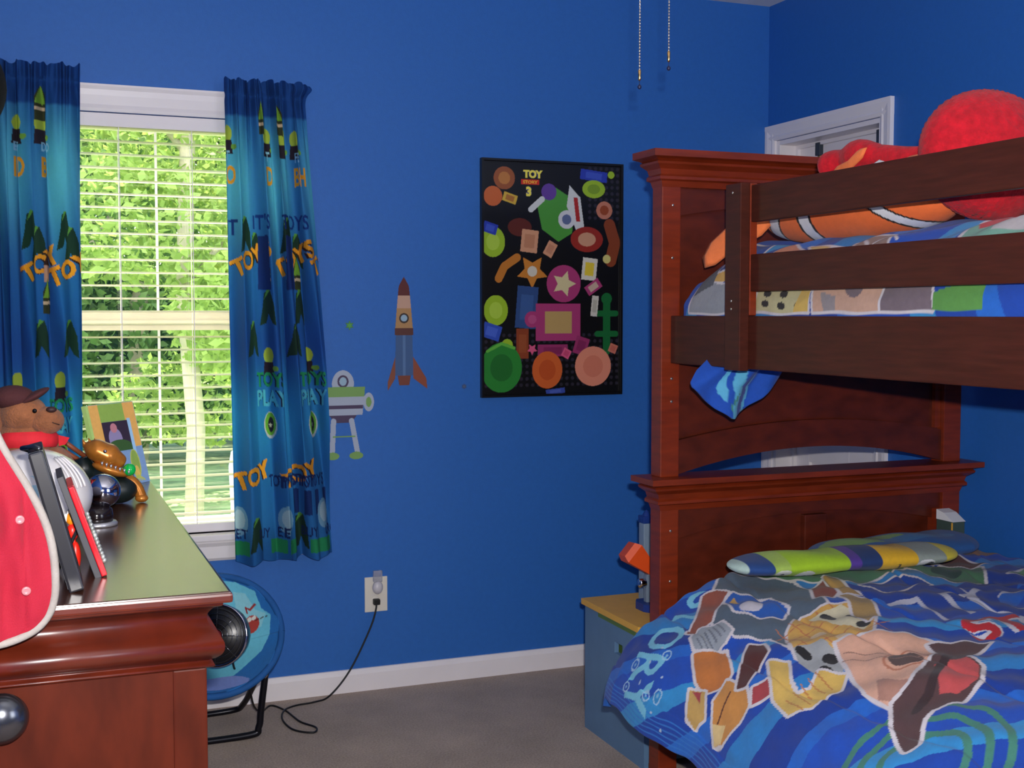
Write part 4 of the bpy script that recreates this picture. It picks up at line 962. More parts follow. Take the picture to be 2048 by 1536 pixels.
# ------------------------------------------------------------------ bunk bed
bd = empty('bunk_bed', (2.15, 2.0, 0), 'cherry wood bunk bed with moulded cornices and slatted guard rails, filling the right side', 'bunk bed')
PX0, PX1, PX2, PX3 = 1.631, 1.690, 2.617, 2.683
YF, YB = 3.00, 3.058
def cornice(z0, z1, nm, y0=YF, y1=YB):
    h = z1-z0
    pr = [(0, 0), (.006, .02*h/.1), (.006, .016), (.015, .020), (.015, .028), (.009, .034), (.013, .048), (.030, .060), (.032, .066), (.026, .070), (.034, .074), (.050, .078), (.050, h)]
    b = MB(); vs = []; n = len(pr)
    for (x, y, nx, ny) in ((PX0, y0, -1, -1), (PX3, y0, 1, -1), (PX3, y1, 1, 1), (PX0, y1, -1, 1)):
        for d, z in pr: 
            vs.append((x+nx*(d if not (nx > 0) else d*1.0), y+ny*d*(1 if ny < 0 else .5), z0+z))
    fs = []
    for i in range(4):
        j = (i+1) % 4
        for k in range(n-1): fs.append((i*n+k, j*n+k, j*n+k+1, i*n+k+1))
    fs.append([i*n+n-1 for i in range(4)]); fs.append([i*n for i in range(4)])
    b.add(vs, fs, False); return b.build(nm, CHERRY, bd)
def endboard(dy, far=False):
    y0, y1 = YF+dy, YB+dy
    if far: y0, y1 = .92, .978
    for (x0, x1) in ((PX0, PX1), (PX2, PX3)):
        MB().box(x0, x1, y0, y1, 0, .795, bev=.003).build('post', CHERRY, bd)
        MB().box(x0, x1, y0+.001, y1-.001, .884, 1.695, bev=.003).build('post', CHERRY, bd)
    cornice(.79, .884, 'cornice', y0, y1); cornice(1.69, 1.787, 'cornice', y0, y1)
    if far: 
        MB().box(PX1, PX2, y0+.02, y1-.01, .2, .79).build('panel', CHERRYP, bd); MB().box(PX1, PX2, y0+.02, y1-.01, .95, 1.69).build('panel', CHERRYP, bd); return
    yf, yr = y0+.012, y1-.012
    xs = np.linspace(PX1, PX2, 33)
    def arc(x, zc, ze): 
        t = (x-(PX1+PX2)/2)/((PX2-PX1)/2); return zc-(zc-ze)*t*t
    # lower headboard: panel, arched top rail, centre stile, bottom rail
    MB().box(PX1, PX2, y0+.030, y1-.018, .16, .79).build('panel', CHERRYP, bd)
    pl = [(x, arc(x, .758, .705)) for x in xs]+[(PX2, .79), (PX1, .79)]; MB().prism(pl, 'y', yf, yr).build('top_rail', CHERRYP, bd)
    pl = [(PX1, .14), (PX2, .14), (PX2, .26), (PX1, .26)]; MB().prism(pl, 'y', yf, yr).build('bottom_rail', CHERRY, bd)
    MB().box(2.118, 2.198, yf-.003, yr-.001, .26, .748, bev=.004).build('centre_stile', CHERRYP, bd)
    MB().box(PX2-.03, PX2-.0005, yf-.002, yr-.002, .26, .74).build('side_stile', CHERRY, bd)
    # upper headboard
    pl = [(x, arc(x, .985, .93)) for x in xs]+[(PX2, 1.69), (PX1, 1.69)]; MB().prism(pl, 'y', y0+.030, y1-.018).build('panel', CHERRYP, bd)
    pl = [(x, arc(x, .950, .888)) for x in xs]+[(x, arc(x, 1.029, .984)) for x in xs[::-1]]; MB().prism(pl, 'y', yf, yr).build('arched_rail', CHERRYP, bd)
    pl = [(x, arc(x, 1.655, 1.612)) for x in xs]+[(PX2, 1.69), (PX1, 1.69)]; MB().prism(pl, 'y', yf, yr).build('top_rail', CHERRYP, bd)
    MB().box(PX2-.022, PX2-.001, yf+.004, yr-.002, .99, 1.61).build('side_stile', CHERRY, bd)
endboard(0); endboard(0, True)
SCREW = mat('screw_steel', (200, 190, 180), .25, .9)
for z in (1.640, 1.495, 1.160, 1.096, .732, .589):
    MB().lathe([(.004, 0), (.004, .0015), (.002, .0022)], Matrix.Translation((1.664, YF, z)) @ Matrix.Rotation(pi/2, 4, 'X'), 10).build('screw', SCREW, bd)
# side rails of both bunks
for (x0, x1) in ((1.660, 1.682), (2.632, 2.654)):
    MB().box(x0, x1, .98, YF, 1.203, 1.335, bev=.003).build('side_rail', CHERRYX, bd)
    MB().box(x0, x1, .98, YF, .17, .33, bev=.003).build('side_rail', CHERRYX, bd)
# guard rails (left side) with their upright
for (z0, z1) in ((1.566, 1.657), (1.395, 1.487)):
    MB().box(1.6625, 1.681, 1.06, 2.603, z0, z1, bev=.003).build('guard_rail', CHERRYX, bd)
MB().box(1.632, 1.6599, 2.603, 2.672, 1.199, 1.662, bev=.0025).build('guard_upright', CHERRYX, bd)
MB().box(1.6601, 1.681, 2.603, 2.672, 1.336, 1.662, bev=.0025).build('guard_upright', CHERRY, bd)
MB().box(1.632, 1.6599, 1.06, 1.13, 1.199, 1.662, bev=.0025).build('guard_upright', CHERRYX, bd)
for (y_, z_) in ((2.638, 1.640), (2.640, 1.372), (2.640, 1.352)):
    MB().lathe([(.0035, 0), (.0035, .0012), (.002, .0018)], Matrix.Translation((1.632, y_, z_)) @ Matrix.Rotation(-pi/2, 4, 'Y'), 10).build('screw', SCREW, bd)
b = MB()
for k in range(9): b.box(1.682, 2.632, 1.1+k*.22, 1.18+k*.22, 1.215, 1.233)
b.build('upper_slats', CHERRY, bd)
b = MB()
for k in range(9): b.box(1.682, 2.632, 1.1+k*.22, 1.18+k*.22, .19, .208)
b.build('lower_slats', CHERRY, bd)

# mattresses
MAT = mat('mattress_ticking', (206, 206, 212), .9, noise=.05, bump=.2)
MB().box(1.715, 2.60, 1.03, 2.90, 1.235, 1.33, bev=.02).build('mattress', MAT, None, 'pale mattress of the upper bunk under the printed comforter', 'mattress')
MB().box(1.72, 2.62, 1.03, 2.84, .210, .555, bev=.03).build('mattress', MAT, None, 'thick pale mattress of the lower bunk under the printed comforter', 'mattress')

# ------------------------------------------------------------------ comforters
def resample(pts, n):
    p = np.array(pts, float); d = np.r_[0, np.cumsum(np.hypot(*np.diff(p, axis=0).T))]
    t = np.linspace(0, d[-1], n); return np.stack([np.interp(t, d, p[:, 0]), np.interp(t, d, p[:, 1])], 1), d[-1]
def smooth1(p, k=3):
    for _ in range(k): p[1:-1] = (p[:-2]+2*p[1:-1]+p[2:])/4
    return p
LOWSEC = [(1.385, .315), (1.392, .36), (1.412, .405), (1.447, .452), (1.497, .497), (1.555, .537), (1.62, .573), (1.69, .602), (1.77, .622), (1.88, .636), (2.05, .644), (2.3, .646), (2.5, .642), (2.62, .634), (2.675, .622), (2.705, .59), (2.712, .50)]
def lowduvet(nu, nv):
    """grid: u = distance across the bed from the left hem, v = y"""
    sec, Lu = resample(LOWSEC, nu); sec = smooth1(sec, 6)
    v = np.linspace(2.895, .99, nv); u = np.linspace(0, Lu, nu)
    U = u[:, None]*np.ones((1, nv)); V = np.ones((nu, 1))*v[None, :]
    X = sec[:, 0][:, None]*np.ones((1, nv)); Z = sec[:, 1][:, None]*np.ones((1, nv))
    hang = np.clip((.42-U)/.42, 0, 1)
    X = X-hang*(.014*np.sin(V*7+.6)+.008*np.sin(V*17+1.1)); Z = Z+hang*.02*np.sin(V*5-.4)-.035*hang*np.clip((2.45-V)/1.4, 0, 1)
    X = X+hang*.03*np.clip((V-2.80)/.1, 0, 1)
    wr = .006*np.sin(V*21+U*9)+.005*np.sin(U*23-V*8+1)+.004*np.sin(U*41+V*37)+.0025*np.sin(U*83-V*61)
    Z = Z+wr*(.5+.5*np.clip((U-.1)/.3, 0, 1))
    # stitched quilting lines every 30 cm across
    q = np.abs(((U-.19+.015*np.sin(V*6)) % .2)-.1)
    Z = Z-.007*np.exp(-(q/.007)**2)
    e = np.clip((V-2.85)/.045, 0, 1); Z = Z-.035*e**2; V2 = V-.01*e
    return U, V, np.stack([X, V2, Z], -1), Lu

def waves(pt, U, V, sc=1.):
    f = (V*1.0+.13*np.sin(U*4.2+V*2)+.06*np.sin(U*8-V*5)+.35*U)*sc*.45 % .36
    f = f.ravel()
    pt.bands(f, [.05, .085, .15, .175, .24, .29, .33], [(20, 66, 160), (48, 140, 200), (24, 76, 176), (30, 98, 190), (18, 58, 146), (42, 124, 190), (22, 70, 166), (32, 104, 196)])
CREAM = (212, 204, 206)
#@DESIGN
def design_low(pt):
    W = .008
    D = pt; O = CREAM
    for r_ in (.17, .13, .09): D.ring(.25, 1.78, r_, .016, (66, 128, 110))
    for k in range(5): D.stroke([(.012+.011*k, 2.90), (.012+.011*k, 2.40), (.012+.011*k, 1.0)], .004, (48, 120, 200))
    # light blue letters running down the hanging side
    D.text('STORY', .405, 2.845, .115, (120, 192, 218), rot=pi+.30, sx=.86, bold=.015)
    for (u_, v_) in ((.126, 2.749), (.068, 2.739), (.084, 2.641), (.194, 2.666), (.10, 2.60)): D.ring(u_, v_, .015, .004, (160, 196, 224)); D.ell(u_, v_, .004, .004, (130, 180, 214))
    for (u_, v_) in ((.155, 2.70), (.10, 2.69), (.14, 2.62), (.06, 2.60), (.20, 2.70), (.03, 2.55)): D.ell(u_, v_, .004, .004, (170, 190, 214))
    # denim loop
    D.poly([(.44, 2.80), (.50, 2.87), (.60, 2.80), (.62, 2.70), (.60, 2.58), (.54, 2.42), (.50, 2.38), (.42, 2.34), (.36, 2.34), (.37, 2.44), (.33, 2.54), (.335, 2.64), (.36, 2.72)], (84, 100, 116), W, O)
    D.poly([(.461, 2.742), (.505, 2.64), (.487, 2.53), (.45, 2.50), (.414, 2.545), (.393, 2.631), (.42, 2.72)], (34, 92, 178), W, O); D.ell(.43, 2.61, .028, .035, (206, 200, 208)); D.poly([(.42, 2.70), (.45, 2.72), (.43, 2.66)], (206, 160, 80))
    # brown strap and silver coil
    D.poly([(.277, 2.690), (.33, 2.72), (.40, 2.80), (.44, 2.79), (.45, 2.75), (.40, 2.72), (.34, 2.66), (.29, 2.655)], (148, 80, 64), W, O)
    D.poly([(.27, 2.655), (.30, 2.665), (.345, 2.62), (.335, 2.56), (.30, 2.545), (.262, 2.56), (.250, 2.61)], (154, 160, 168), W, O)
    for k in range(6): D.stroke([(.255+.013*k, 2.57), (.272+.013*k, 2.63)], .004, (112, 118, 128))
    # brown boot, its toe turned down
    D.poly([(.24, 2.60), (.272, 2.56), (.285, 2.52), (.235, 2.44), (.21, 2.43), (.157, 2.462), (.18, 2.52)], (198, 118, 58), W, O)
    D.poly([(.215, 2.435), (.222, 2.36), (.195, 2.31), (.155, 2.30), (.09, 2.315), (.075, 2.345), (.11, 2.385), (.15, 2.42)], (206, 140, 70), W, O)
    D.poly([(.11, 2.385), (.075, 2.345), (.09, 2.32), (.13, 2.34)], (228, 196, 134)); D.stroke([(.12, 2.37), (.19, 2.39)], .005, (90, 44, 34))
    D.poly([(.155, 2.52), (.165, 2.47), (.105, 2.42), (.075, 2.44), (.085, 2.475)], (200, 160, 90), W, O); D.poly([(.155, 2.51), (.16, 2.48), (.13, 2.46)], (170, 66, 70))
    D.poly([(.325, 2.475), (.345, 2.44), (.32, 2.39), (.22, 2.355), (.205, 2.38), (.26, 2.43)], (84, 38, 36), W, O)
    D.poly([(.20, 2.30), (.225, 2.33), (.26, 2.31), (.24, 2.27)], (168, 66, 70), W, O)
    # ochre checked patch with black-spotted cream panels
    D.poly([(.415, 2.43), (.47, 2.47), (.56, 2.46), (.60, 2.42), (.57, 2.30), (.50, 2.22), (.40, 2.17), (.36, 2.21), (.345, 2.30), (.38, 2.38)], (210, 162, 82), W, O)
    for k in range(5): D.stroke([(.40+.04*k, 2.46), (.38+.04*k, 2.20)], .003, (190, 112, 74)); D.stroke([(.37, 2.24+.045*k), (.58, 2.26+.045*k)], .003, (190, 112, 74))
    D.poly([(.49, 2.45), (.58, 2.44), (.57, 2.30), (.51, 2.26), (.50, 2.34)], (216, 206, 172)); D.ell(.52, 2.41, .014, .028, (34, 32, 34)); D.ell(.555, 2.35, .014, .034, (34, 32, 34)); D.ell(.53, 2.29, .016, .018, (34, 32, 34))
    D.poly([(.36, 2.335), (.42, 2.30), (.41, 2.20), (.37, 2.16), (.335, 2.19), (.335, 2.28)], (164, 166, 166)); D.ell(.365, 2.30, .012, .03, (34, 32, 34)); D.ell(.39, 2.23, .018, .022, (34, 32, 34)); D.ell(.355, 2.20, .012, .022, (34, 32, 34)); D.ell(.44, 2.34, .018, .020, (222, 192, 150)); D.ell(.46, 2.27, .018, .020, (222, 192, 150))
    D.poly([(.43, 2.25), (.50, 2.23), (.50, 2.17), (.42, 2.16)], (190, 76, 80))
    # yellow checked strip
    D.poly([(.345, 2.215), (.37, 2.15), (.33, 2.12), (.25, 2.13), (.215, 2.17), (.235, 2.25), (.30, 2.36), (.325, 2.31), (.285, 2.25), (.275, 2.21), (.30, 2.19)], (216, 178, 92), W, O)
    for k in range(5): D.stroke([(.235+.022*k, 2.14), (.25+.022*k, 2.22)], .003, (190, 120, 66))
    D.poly([(.62, 2.50), (.67, 2.45), (.60, 2.32), (.545, 2.29), (.56, 2.36), (.60, 2.43)], (170, 138, 86), W, O)
    # pale wooden guitar body with sound hole
    D.poly([(.43, 2.26), (.48, 2.24), (.53, 2.19), (.57, 2.13), (.565, 2.05), (.50, 1.99), (.42, 1.93), (.37, 1.90), (.335, 1.95), (.335, 2.04), (.36, 2.10), (.395, 2.18)], (220, 168, 142), W*1.2, O)
    D.poly([(.335, 2.0), (.37, 1.90), (.43, 1.94), (.40, 1.98), (.38, 2.06)], (178, 130, 112)); D.ell(.47, 2.07, .034, .042, (92, 70, 66)); D.ring(.47, 2.07, .050, .006, (190, 122, 94)); D.stroke([(.40, 1.96), (.44, 1.94)], .010, (110, 84, 76)); D.stroke([(.40, 2.20), (.50, 2.0)], .003, (150, 110, 96)); D.stroke([(.42, 2.22), (.52, 2.02)], .003, (150, 110, 96))
    # dark brown hat with a red crown band
    D.poly([(.66, 2.03), (.62, 2.08), (.56, 2.105), (.54, 2.05), (.47, 2.01), (.40, 1.97), (.345, 1.965), (.30, 1.91), (.26, 1.835), (.285, 1.825), (.335, 1.865), (.37, 1.875), (.42, 1.85), (.49, 1.875), (.545, 1.93), (.555, 1.985), (.60, 2.01)], (86, 60, 60), W*1.2, O)
    D.poly([(.48, 1.995), (.55, 1.98), (.54, 1.93), (.49, 1.88), (.43, 1.875), (.41, 1.90)], (196, 80, 80)); D.stroke([(.55, 2.02), (.49, 1.985), (.40, 1.92), (.35, 1.90)], .02, (58, 40, 42))
    # green and brown shapes near the pillows
    D.poly([(.52, 2.87), (.58, 2.87), (.95, 2.74), (.95, 2.66), (.80, 2.62), (.68, 2.64)], (78, 124, 92), W, O)
    D.poly([(.62, 2.62), (.70, 2.66), (.68, 2.56), (.60, 2.50), (.57, 2.53)], (134, 66, 56), W, O); D.poly([(.70, 2.68), (.74, 2.68), (.67, 2.48), (.63, 2.50)], (176, 138, 80), W, O)
    D.poly([(.76, 2.60), (.90, 2.60), (.92, 2.52), (.78, 2.48)], (26, 66, 150), W, O)
    D.poly([(.96, 2.66), (1.10, 2.70), (1.16, 2.60), (1.08, 2.50), (.98, 2.52)], (74, 116, 86), W, O); D.ell(1.04, 2.60, .04, .04, (42, 68, 62)); D.poly([(1.10, 2.76), (1.22, 2.76), (1.22, 2.62), (1.14, 2.62)], (94, 52, 48), W, O)
    D.poly([(1.10, 2.86), (1.38, 2.86), (1.38, 2.76), (1.2, 2.78)], (128, 96, 84)); D.poly([(1.16, 2.50), (1.34, 2.58), (1.38, 2.50), (1.26, 2.44)], (100, 146, 100), W, O)
    # big outlined title, then the red one
    D.text('TOY', .64, 2.235, .235, (26, 62, 150), rot=-.20, shear=.1, sx=1.10, bold=.03, out=(192, 192, 206), ow=.05)
    D.text('STORY', .665, 2.06, .115, (186, 36, 46), rot=-.14, shear=.1, sx=.95, bold=.03, out=(204, 200, 208), ow=.05)
#@END
U, V, P, Lu = lowduvet(560, 960)
pt = Paint(U, V, (24, 76, 176)); waves(pt, U, V); design_low(pt)
COMF_MAT = CLOTHP
o = sheet(P, pt.get(), 'comforter', COMF_MAT, label='blue comforter printed with waves, letters and a brown hat on the lower bunk', cat='comforter'); solid(o, .022, -1)

# upper comforter
UPS = [(1.689, 1.285), (1.690, 1.37), (1.700, 1.40), (1.716, 1.435), (1.738, 1.468), (1.768, 1.497), (1.81, 1.518), (1.88, 1.530), (2.05, 1.536), (2.3, 1.538), (2.5, 1.53), (2.58, 1.51), (2.618, 1.46), (2.624, 1.41)]
def upduvet(nu, nv):
    sec, Lu = resample(UPS, nu); sec = smooth1(sec, 5)
    v = np.linspace(2.985, 1.02, nv); u = np.linspace(0, Lu, nu)
    U = u[:, None]*np.ones((1, nv)); V = np.ones((nu, 1))*v[None, :]
    X = sec[:, 0][:, None]*np.ones((1, nv)); Z = sec[:, 1][:, None]*np.ones((1, nv))
    wr = .006*np.sin(V*19+U*14)+.004*np.sin(U*37-V*15+1)+.003*np.sin(U*61+V*43)
    k = np.clip((U-.02)/.1, 0, 1); Z = Z+wr*k; X = X+np.clip(wr, -.002, .01)*(1-k)*.6
    e = np.clip((V-2.80)/.165, 0, 1); X = X+.0*e; Z = np.where(Z > 1.345, 1.345+(Z-1.345)*(1-.40*e**1.6), Z)
    near = np.clip((2.3-V)/.8, 0, 1); Z = Z+near*.012*k
    return U-.060, V, np.stack([X, V, Z], -1), Lu
U, V, P, Lu2 = upduvet(340, 760)
pt = Paint(U, V, (24, 76, 176)); waves(pt, U, V, .9)
O = CREAM; W_ = .008; D = pt
D.poly([(.0, 2.95), (.10, 2.95), (.07, 2.74), (.0, 2.70)], (150, 152, 158), W_, O); D.poly([(.06, 2.95), (.16, 2.95), (.15, 2.86), (.08, 2.86)], (84, 88, 96)); D.poly([(.09, 2.86), (.13, 2.86), (.13, 2.80), (.09, 2.80)], (206, 160, 84)); D.poly([(.12, 2.86), (.22, 2.90), (.22, 2.72), (.16, 2.72)], (24, 66, 150), W_, O)
D.poly([(.0, 2.62), (.14, 2.62), (.12, 2.42), (.0, 2.40)], (198, 188, 140), W_, O)
for k in range(9): D.ell(.02+.03*(k % 4), 2.58-.035*(k//2), .010, .016, (44, 40, 40))
D.poly([(.0, 2.46), (.06, 2.44), (.05, 2.40), (.0, 2.40)], (214, 176, 90))
D.poly([(.0, 2.38), (.10, 2.40), (.14, 2.26), (.12, 2.14), (.0, 2.14)], (202, 160, 136), W_, O); D.ell(.05, 2.24, .022, .03, (120, 104, 110)); D.poly([(.0, 2.34), (.04, 2.36), (.03, 2.30), (.0, 2.30)], (150, 140, 140))
D.poly([(.0, 2.14), (.12, 2.14), (.12, 2.00), (.0, 1.98)], (120, 104, 110), W_, O)
D.poly([(.0, 1.98), (.03, 1.98), (.06, 1.84), (.0, 1.84)], (92, 150, 70)); 
D.poly([(.16, 2.66), (.20, 2.60), (.15, 2.50), (.13, 2.58)], (206, 130, 100), W_, O); D.poly([(.16, 2.48), (.19, 2.52), (.19, 2.40), (.16, 2.40)], (210, 176, 110), W_, O); D.poly([(.15, 2.30), (.20, 2.36), (.20, 2.22), (.15, 2.20)], (150, 120, 110), W_, O)
for k in range(6): D.stroke([(.17+.02*(k % 2), 2.46-.05*k), (.19-.02*(k % 2), 2.43-.05*k)], .008, O)
D.poly([(.14, 1.98), (.60, 2.10), (.60, 1.50), (.14, 1.62)], (118, 168, 148), W_*1.5, O); D.poly([(.17, 1.90), (.30, 1.96), (.32, 1.60), (.17, 1.66)], (190, 182, 182)); D.poly([(.20, 1.96), (.24, 2.0), (.24, 1.86), (.20, 1.86)], (196, 50, 60))
cu = empty('comforter', (2.15, 2.0, 1.345), 'printed comforter on the upper bunk seen between the guard rails', 'comforter')
o = sheet(P, pt.get(), 'cover', CLOTHP, parent=cu); solid(o, .018, -1)
# the loose corner that hangs through below the upper rail
nu, nv = 60, 60
s_, t_2 = np.meshgrid(np.linspace(0, 1, nu), np.linspace(0, 1, nv), indexing='ij')
topx = 1.690+s_*.230
bot = np.interp(s_, [0, .05, .20, .34, .50, .56, .68, .82, .93, 1.], [1.19, 1.160, 1.125, 1.09, 1.062, 1.072, 1.088, 1.115, 1.150, 1.19])
Zg = 1.36+(bot-1.36)*t_2
Xg = topx+(1.775-topx)*.10*t_2-.10+.07
Xg = 1.575+s_*.30+(.0)*t_2; Xg = np.where(t_2 < 2, Xg, Xg)
Xg = 1.690+(Xg-1.575)*(1.870-1.690)/.30 if False else Xg
# pass between the rail and the headboard: top is pinched inboard of the rail, bottom swings free
inb = np.clip((Zg-1.15)/.10, 0, 1)
Xg = Xg*(1-inb)+(1.705+s_*.20)*inb
bulge = np.sin(pi*s_)*np.sin(pi*np.clip(t_2*1.1, 0, 1))
Yg = 2.79-.030*bulge+.012*np.sin(s_*17+t_2*3)+.010*np.sin(s_*8+2)
P = np.stack([Xg, Yg, Zg], -1)
pt = Paint(s_, Zg, (24, 78, 176)); pt.stroke([(.26, 1.4), (.28, 1.2), (.36, 1.15), (.42, 1.13)], .035, (92, 178, 214)); pt.stroke([(.40, 1.4), (.42, 1.2), (.52, 1.14), (.50, 1.06)], .05, (92, 178, 214)); pt.stroke([(.62, 1.4), (.63, 1.2), (.67, 1.13), (.62, 1.07)], .035, (92, 178, 214)); pt.stroke([(.52, 1.13), (.47, 1.09)], .012, (70, 140, 120))
o = sheet(P, pt.get(), 'hanging_corner', CLOTHP, parent=cu); solid(o, .010, 0)

# ------------------------------------------------------------------ pillows and plush on the bunks
# lower pillow: flat, folded, yellow-green-blue print
def pillow(cx, cy, cz, lx, ly, lz, rot, nu=220, nv=120):
    a = np.linspace(-1, 1, nu)[:, None]*np.ones((1, nv)); ang = np.ones((nu, 1))*np.linspace(0, 2*pi, nv)[None, :]
    w_ = (1-np.abs(a)**5)**.5*.985+.015
    x = a*lx; y = np.cos(ang)*ly*(.86+.14*np.abs(a)**2)*np.clip(w_*1.15, 0, 1); z = np.sin(ang)*lz*w_*(1+.10*np.sin(a*9+np.cos(ang)*2))
    c_, s2 = cos(rot), sin(rot)
    return a, ang, np.stack([cx+x*c_-y*s2, cy+x*s2+y*c_, cz+z], -1)
a, ang, P = pillow(2.03, 2.70, .682, .345, .085, .030, -.06)
pt = Paint(a, ang, (36, 84, 150))
def bandp(x0, x1, c): pt.poly([(x0, -1), (x1, -1), (x1, 7), (x0, 7)], c)
bandp(-1, -.92, (176, 200, 190)); bandp(-.92, -.74, (34, 70, 130)); bandp(-.74, -.60, (170, 200, 90)); bandp(-.6, -.08, (166, 206, 40)); bandp(-.08, .02, (88, 60, 150)); bandp(.02, .20, (34, 60, 110)); bandp(.20, .52, (232, 180, 40)); bandp(.52, .78, (150, 160, 150)); bandp(.78, 1.0, (228, 206, 60))
for x_, y_, r1, c in ((-.66, 3.6, .07, (222, 226, 214)), (-.45, 3.9, .08, (222, 226, 214)), (.60, 3.6, .08, (226, 226, 226))): pt.ell(x_, y_, r1, r1*6, c)
for x_, y_, r1 in ((-.66, 3.8, .02), (-.44, 4.2, .02), (.64, 3.7, .035)): pt.ell(x_, y_, r1, r1*8, (24, 26, 40))
pt.poly([(-.85, 4.2), (-.6, 4.4), (-.62, 5.2), (-.85, 5.2)], (20, 100, 50)); pt.stroke([(.36, 3.4), (.38, 4.0), (.35, 4.4)], .02, (70, 56, 30))
root = empty('pillow', (2.03, 2.72, .65), 'rolled flat pillow with lime, purple and yellow stripes at the head of the lower bunk', 'pillow')
sheet(P, pt.get(), 'cover', CLOTHP, parent=root)
a, ang, P = pillow(2.295, 2.825, .668, .285, .10, .038, .08)
pt = Paint(a, ang, (40, 88, 146)); pt.ell(-.5, 1.6, .6, .5, (120, 160, 90)); pt.ell(.2, 1.9, .5, .25, (52, 110, 160)); pt.ell(-.2, 3.0, .4, .3, (36, 72, 130))
root = empty('pillow', (2.33, 2.83, .65), 'dull blue pillow lying behind the striped one against the headboard', 'pillow')
sheet(P, pt.get(), 'cover', CLOTHP, parent=root)

# orange striped fish-shaped cushion on the upper bunk
ORF = mat('orange_plush_print', (240, 120, 50), .85, col_attr=True, noise=.05, nscale=60, bump=.3, bscale=400, sheen=.08)
fc = empty('striped_cushion', (1.86, 2.40, 1.53), 'long orange plush cushion with black-edged white bands behind the guard rails', 'cushion')
nu, nv = 220, 110
a = np.linspace(-1, 1, nu)[:, None]*np.ones((1, nv)); ang = np.ones((nu, 1))*np.linspace(0, 2*pi, nv)[None, :]
w_ = np.sqrt(np.clip(1-np.abs(a)**2.6, 0, 1))*.97+.03
P = np.stack([1.875+np.cos(ang)*.095*w_, 2.475-a*.355, 1.592+np.sin(ang)*.078*w_], -1)
pt = Paint(a, ang, (240, 112, 52))
Zc = np.sin(ang)
def wband(x0, x1, sl=0.):
    f = (a+sl*Zc).ravel(); k = (f > x0-.025) & (f < x1+.025); pt.C[k] = lin(14, 12, 16); k = (f > x0) & (f < x1); pt.C[k] = lin(222, 222, 228)
wband(-.72, -.56, -.10); wband(-.30, -.18, .03); wband(.42, .52, .30)
o = sheet(P, pt.get(), 'body', ORF, parent=fc)
# tail flap on the left end
def leaf(pts, th, nm, m, par, label=None):
    """flat padded flap from an outline in 3D"""
    c = sum((Vector(p) for p in pts), Vector())/len(pts); n_ = (Vector(pts[1])-Vector(pts[0])).cross(Vector(pts[3])-Vector(pts[0])).normalized()
    rings = []
    for k, (sc_, off) in enumerate(((0.0, 1), (.45, .9), (.8, .6), (1., 0), (.8, -.6), (.45, -.9), (0.0, -1))):
        rings.append([c+(Vector(p)-c)*max(sc_, .02)+n_*th*off for p in pts])
    vs = [p for r_ in rings for p in r_]; n = len(pts); fs = []
    for k in range(len(rings)-1):
        for i in range(n): fs.append((k*n+i, k*n+(i+1) % n, (k+1)*n+(i+1) % n, (k+1)*n+i))
    b = MB(); b.add(vs, fs, True); return b.build(nm, m, par, label)
PLO = mat('plain_orange_plush', (240, 124, 66), .85, noise=.1, nscale=30, bump=.3, bscale=400, sheen=.08)
leaf([(1.684, 2.86, 1.462), (1.688, 2.88, 1.490), (1.705, 2.87, 1.530), (1.735, 2.83, 1.572), (1.79, 2.77, 1.60), (1.82, 2.73, 1.585), (1.79, 2.75, 1.545), (1.74, 2.80, 1.510), (1.705, 2.84, 1.470)], .010, 'tail_flap', PLO, fc)
leaf([(1.80, 2.47, 1.676), (1.80, 2.45, 1.690), (1.80, 2.40, 1.700), (1.80, 2.36, 1.722), (1.80, 2.335, 1.722), (1.80, 2.35, 1.700), (1.80, 2.39, 1.680), (1.81, 2.43, 1.660)], .008, 'fin', PLO, fc)
leaf([(1.84, 2.36, 1.63), (1.83, 2.33, 1.675), (1.83, 2.25, 1.690), (1.83, 2.17, 1.692), (1.83, 2.10, 1.675), (1.84, 2.08, 1.64), (1.86, 2.2, 1.62)], .016, 'fin', PLO, fc)
leaf([(1.80, 2.36, 1.655), (1.795, 2.335, 1.672), (1.795, 2.285, 1.688), (1.795, 2.25, 1.676), (1.795, 2.25, 1.655), (1.80, 2.31, 1.650)], .006, 'white_patch', mat('white_plush', (224, 222, 222), .85, noise=.04, bump=.3), fc, label='white patch with dark edge')

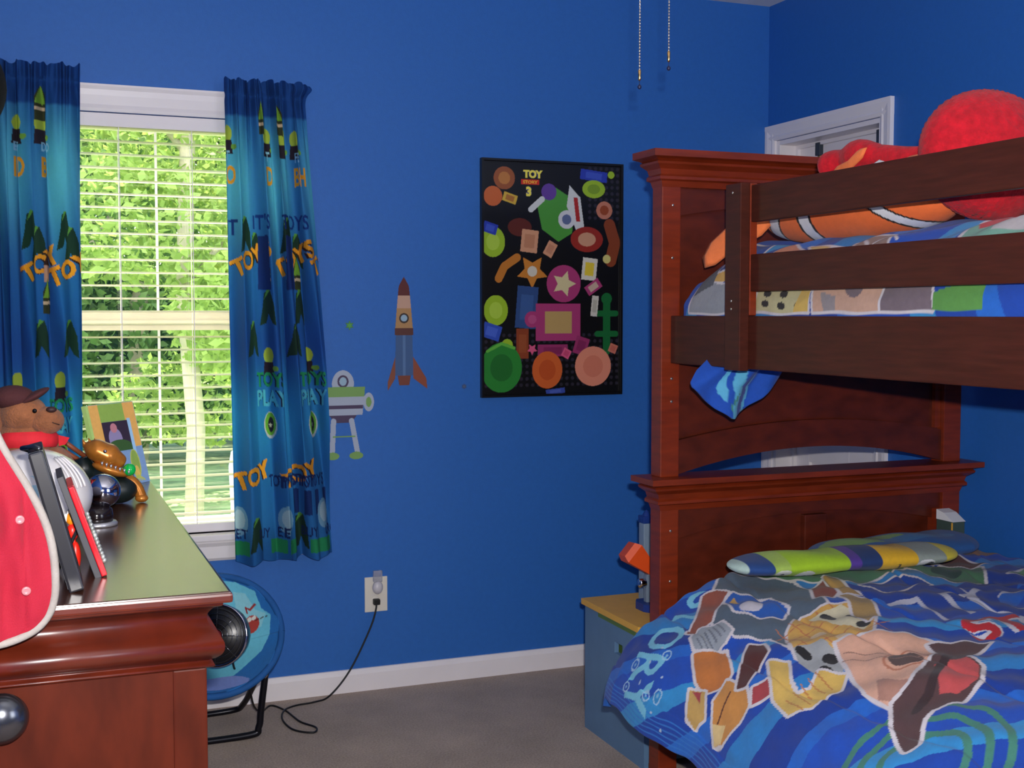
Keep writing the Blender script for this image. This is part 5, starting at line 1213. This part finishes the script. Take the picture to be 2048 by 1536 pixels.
# plain red plush cushion and bolster (the toy shown there is a known character, so only plain plush stands in)
RPL = mat('red_plush', (196, 16, 34), .95, noise=.22, nscale=60, bump=.7, bscale=180, sheen=.08)
rc = MB(); rs2 = np.random.RandomState(3)
def fuzz(d): return 1+.010*math.sin(d.x*60+d.z*47)+.010*math.sin(d.y*71-d.z*53)
rc.blob((1.925, 2.085, 1.678), (.168, .105, .137), Matrix.Rotation(radians(12), 3, 'Y').to_4x4(), 90, 60, fuzz)
rc.build('round_cushion', RPL, None, 'big round plain red plush cushion on the upper bunk above the top guard rail', 'cushion')
rc = MB()
pts = smooth_path([(1.825, 2.52, 1.69), (1.83, 2.47, 1.705), (1.835, 2.42, 1.712), (1.84, 2.34, 1.705), (1.85, 2.25, 1.690), (1.87, 2.18, 1.685)], 8)
rad = [.034+.006*sin(i*.45) if i < 24 else .026 for i in range(len(pts))]; rad[0] = .012; rad[1] = .024
rc.tube(pts, rad, 20); rc.build('bolster_cushion', RPL, None, 'slim red plush bolster lying along the striped orange cushion', 'cushion')

# ------------------------------------------------------------------ ceiling fan with pull chains (fan itself above the frame)
cf = empty('ceiling_fan', (1.22, 2.30, ZC), 'white ceiling fan above the middle of the room with two metal pull chains', 'ceiling fan')
b = MB(); b.lathe([(.07, 0), (.07, -.02), (.03, -.05), (.015, -.055), (.015, -.16), (.09, -.17), (.12, -.20), (.12, -.25), (.08, -.28), (.04, -.29)], Matrix.Translation((1.22, 2.30, ZC)), 32); b.build('motor', WHITE, cf)
b = MB(); b.lathe([(.05, -.29), (.11, -.31), (.13, -.34), (.10, -.375), (.03, -.39)], Matrix.Translation((1.22, 2.30, ZC)), 32); b.build('light_bowl', mat('opal_glass', (230, 226, 218), .3, noise=.01), cf)
for k in range(5):
    M = Matrix.Translation((1.22, 2.30, ZC-.215)) @ Matrix.Rotation(2*pi*k/5+.3, 4, 'Z') @ Matrix.Rotation(radians(10), 4, 'X')
    MB().box(.11, .55, -.055, .055, -.004, .004, M, bev=.003).build('blade', WHITE, cf)
for (x_, y_, zl) in ((1.187, 2.285, 1.822), (1.255, 2.285, 1.865)):
    b = MB(); z_ = 2.18
    b.tube([(x_, y_, 2.22), (x_, y_, zl+.02)], .0009, 6)
    while z_ > zl+.02: b.blob((x_, y_, z_), (.0021, .0021, .0021), None, 8, 6); z_ -= .0062
    c_ = b.build('pull_chain', mat('nickel_chain', (210, 196, 180), .2, .9), cf)
    MB().lathe([(.001, .024), (.0032, .020), (.0032, .004), (.002, .0)], Matrix.Translation((x_, y_, zl)), 10).build('coupling', BRASS, c_)
    b = MB(); b.tube([(x_, y_, zl+.002), (x_, y_, zl-.010)], .0008, 6); b.blob((x_, y_, zl-.013), (.0042, .0042, .005), None, 12, 8); b.build('chain_bob', mat('dark_bob', (20, 26, 60), .4), c_)
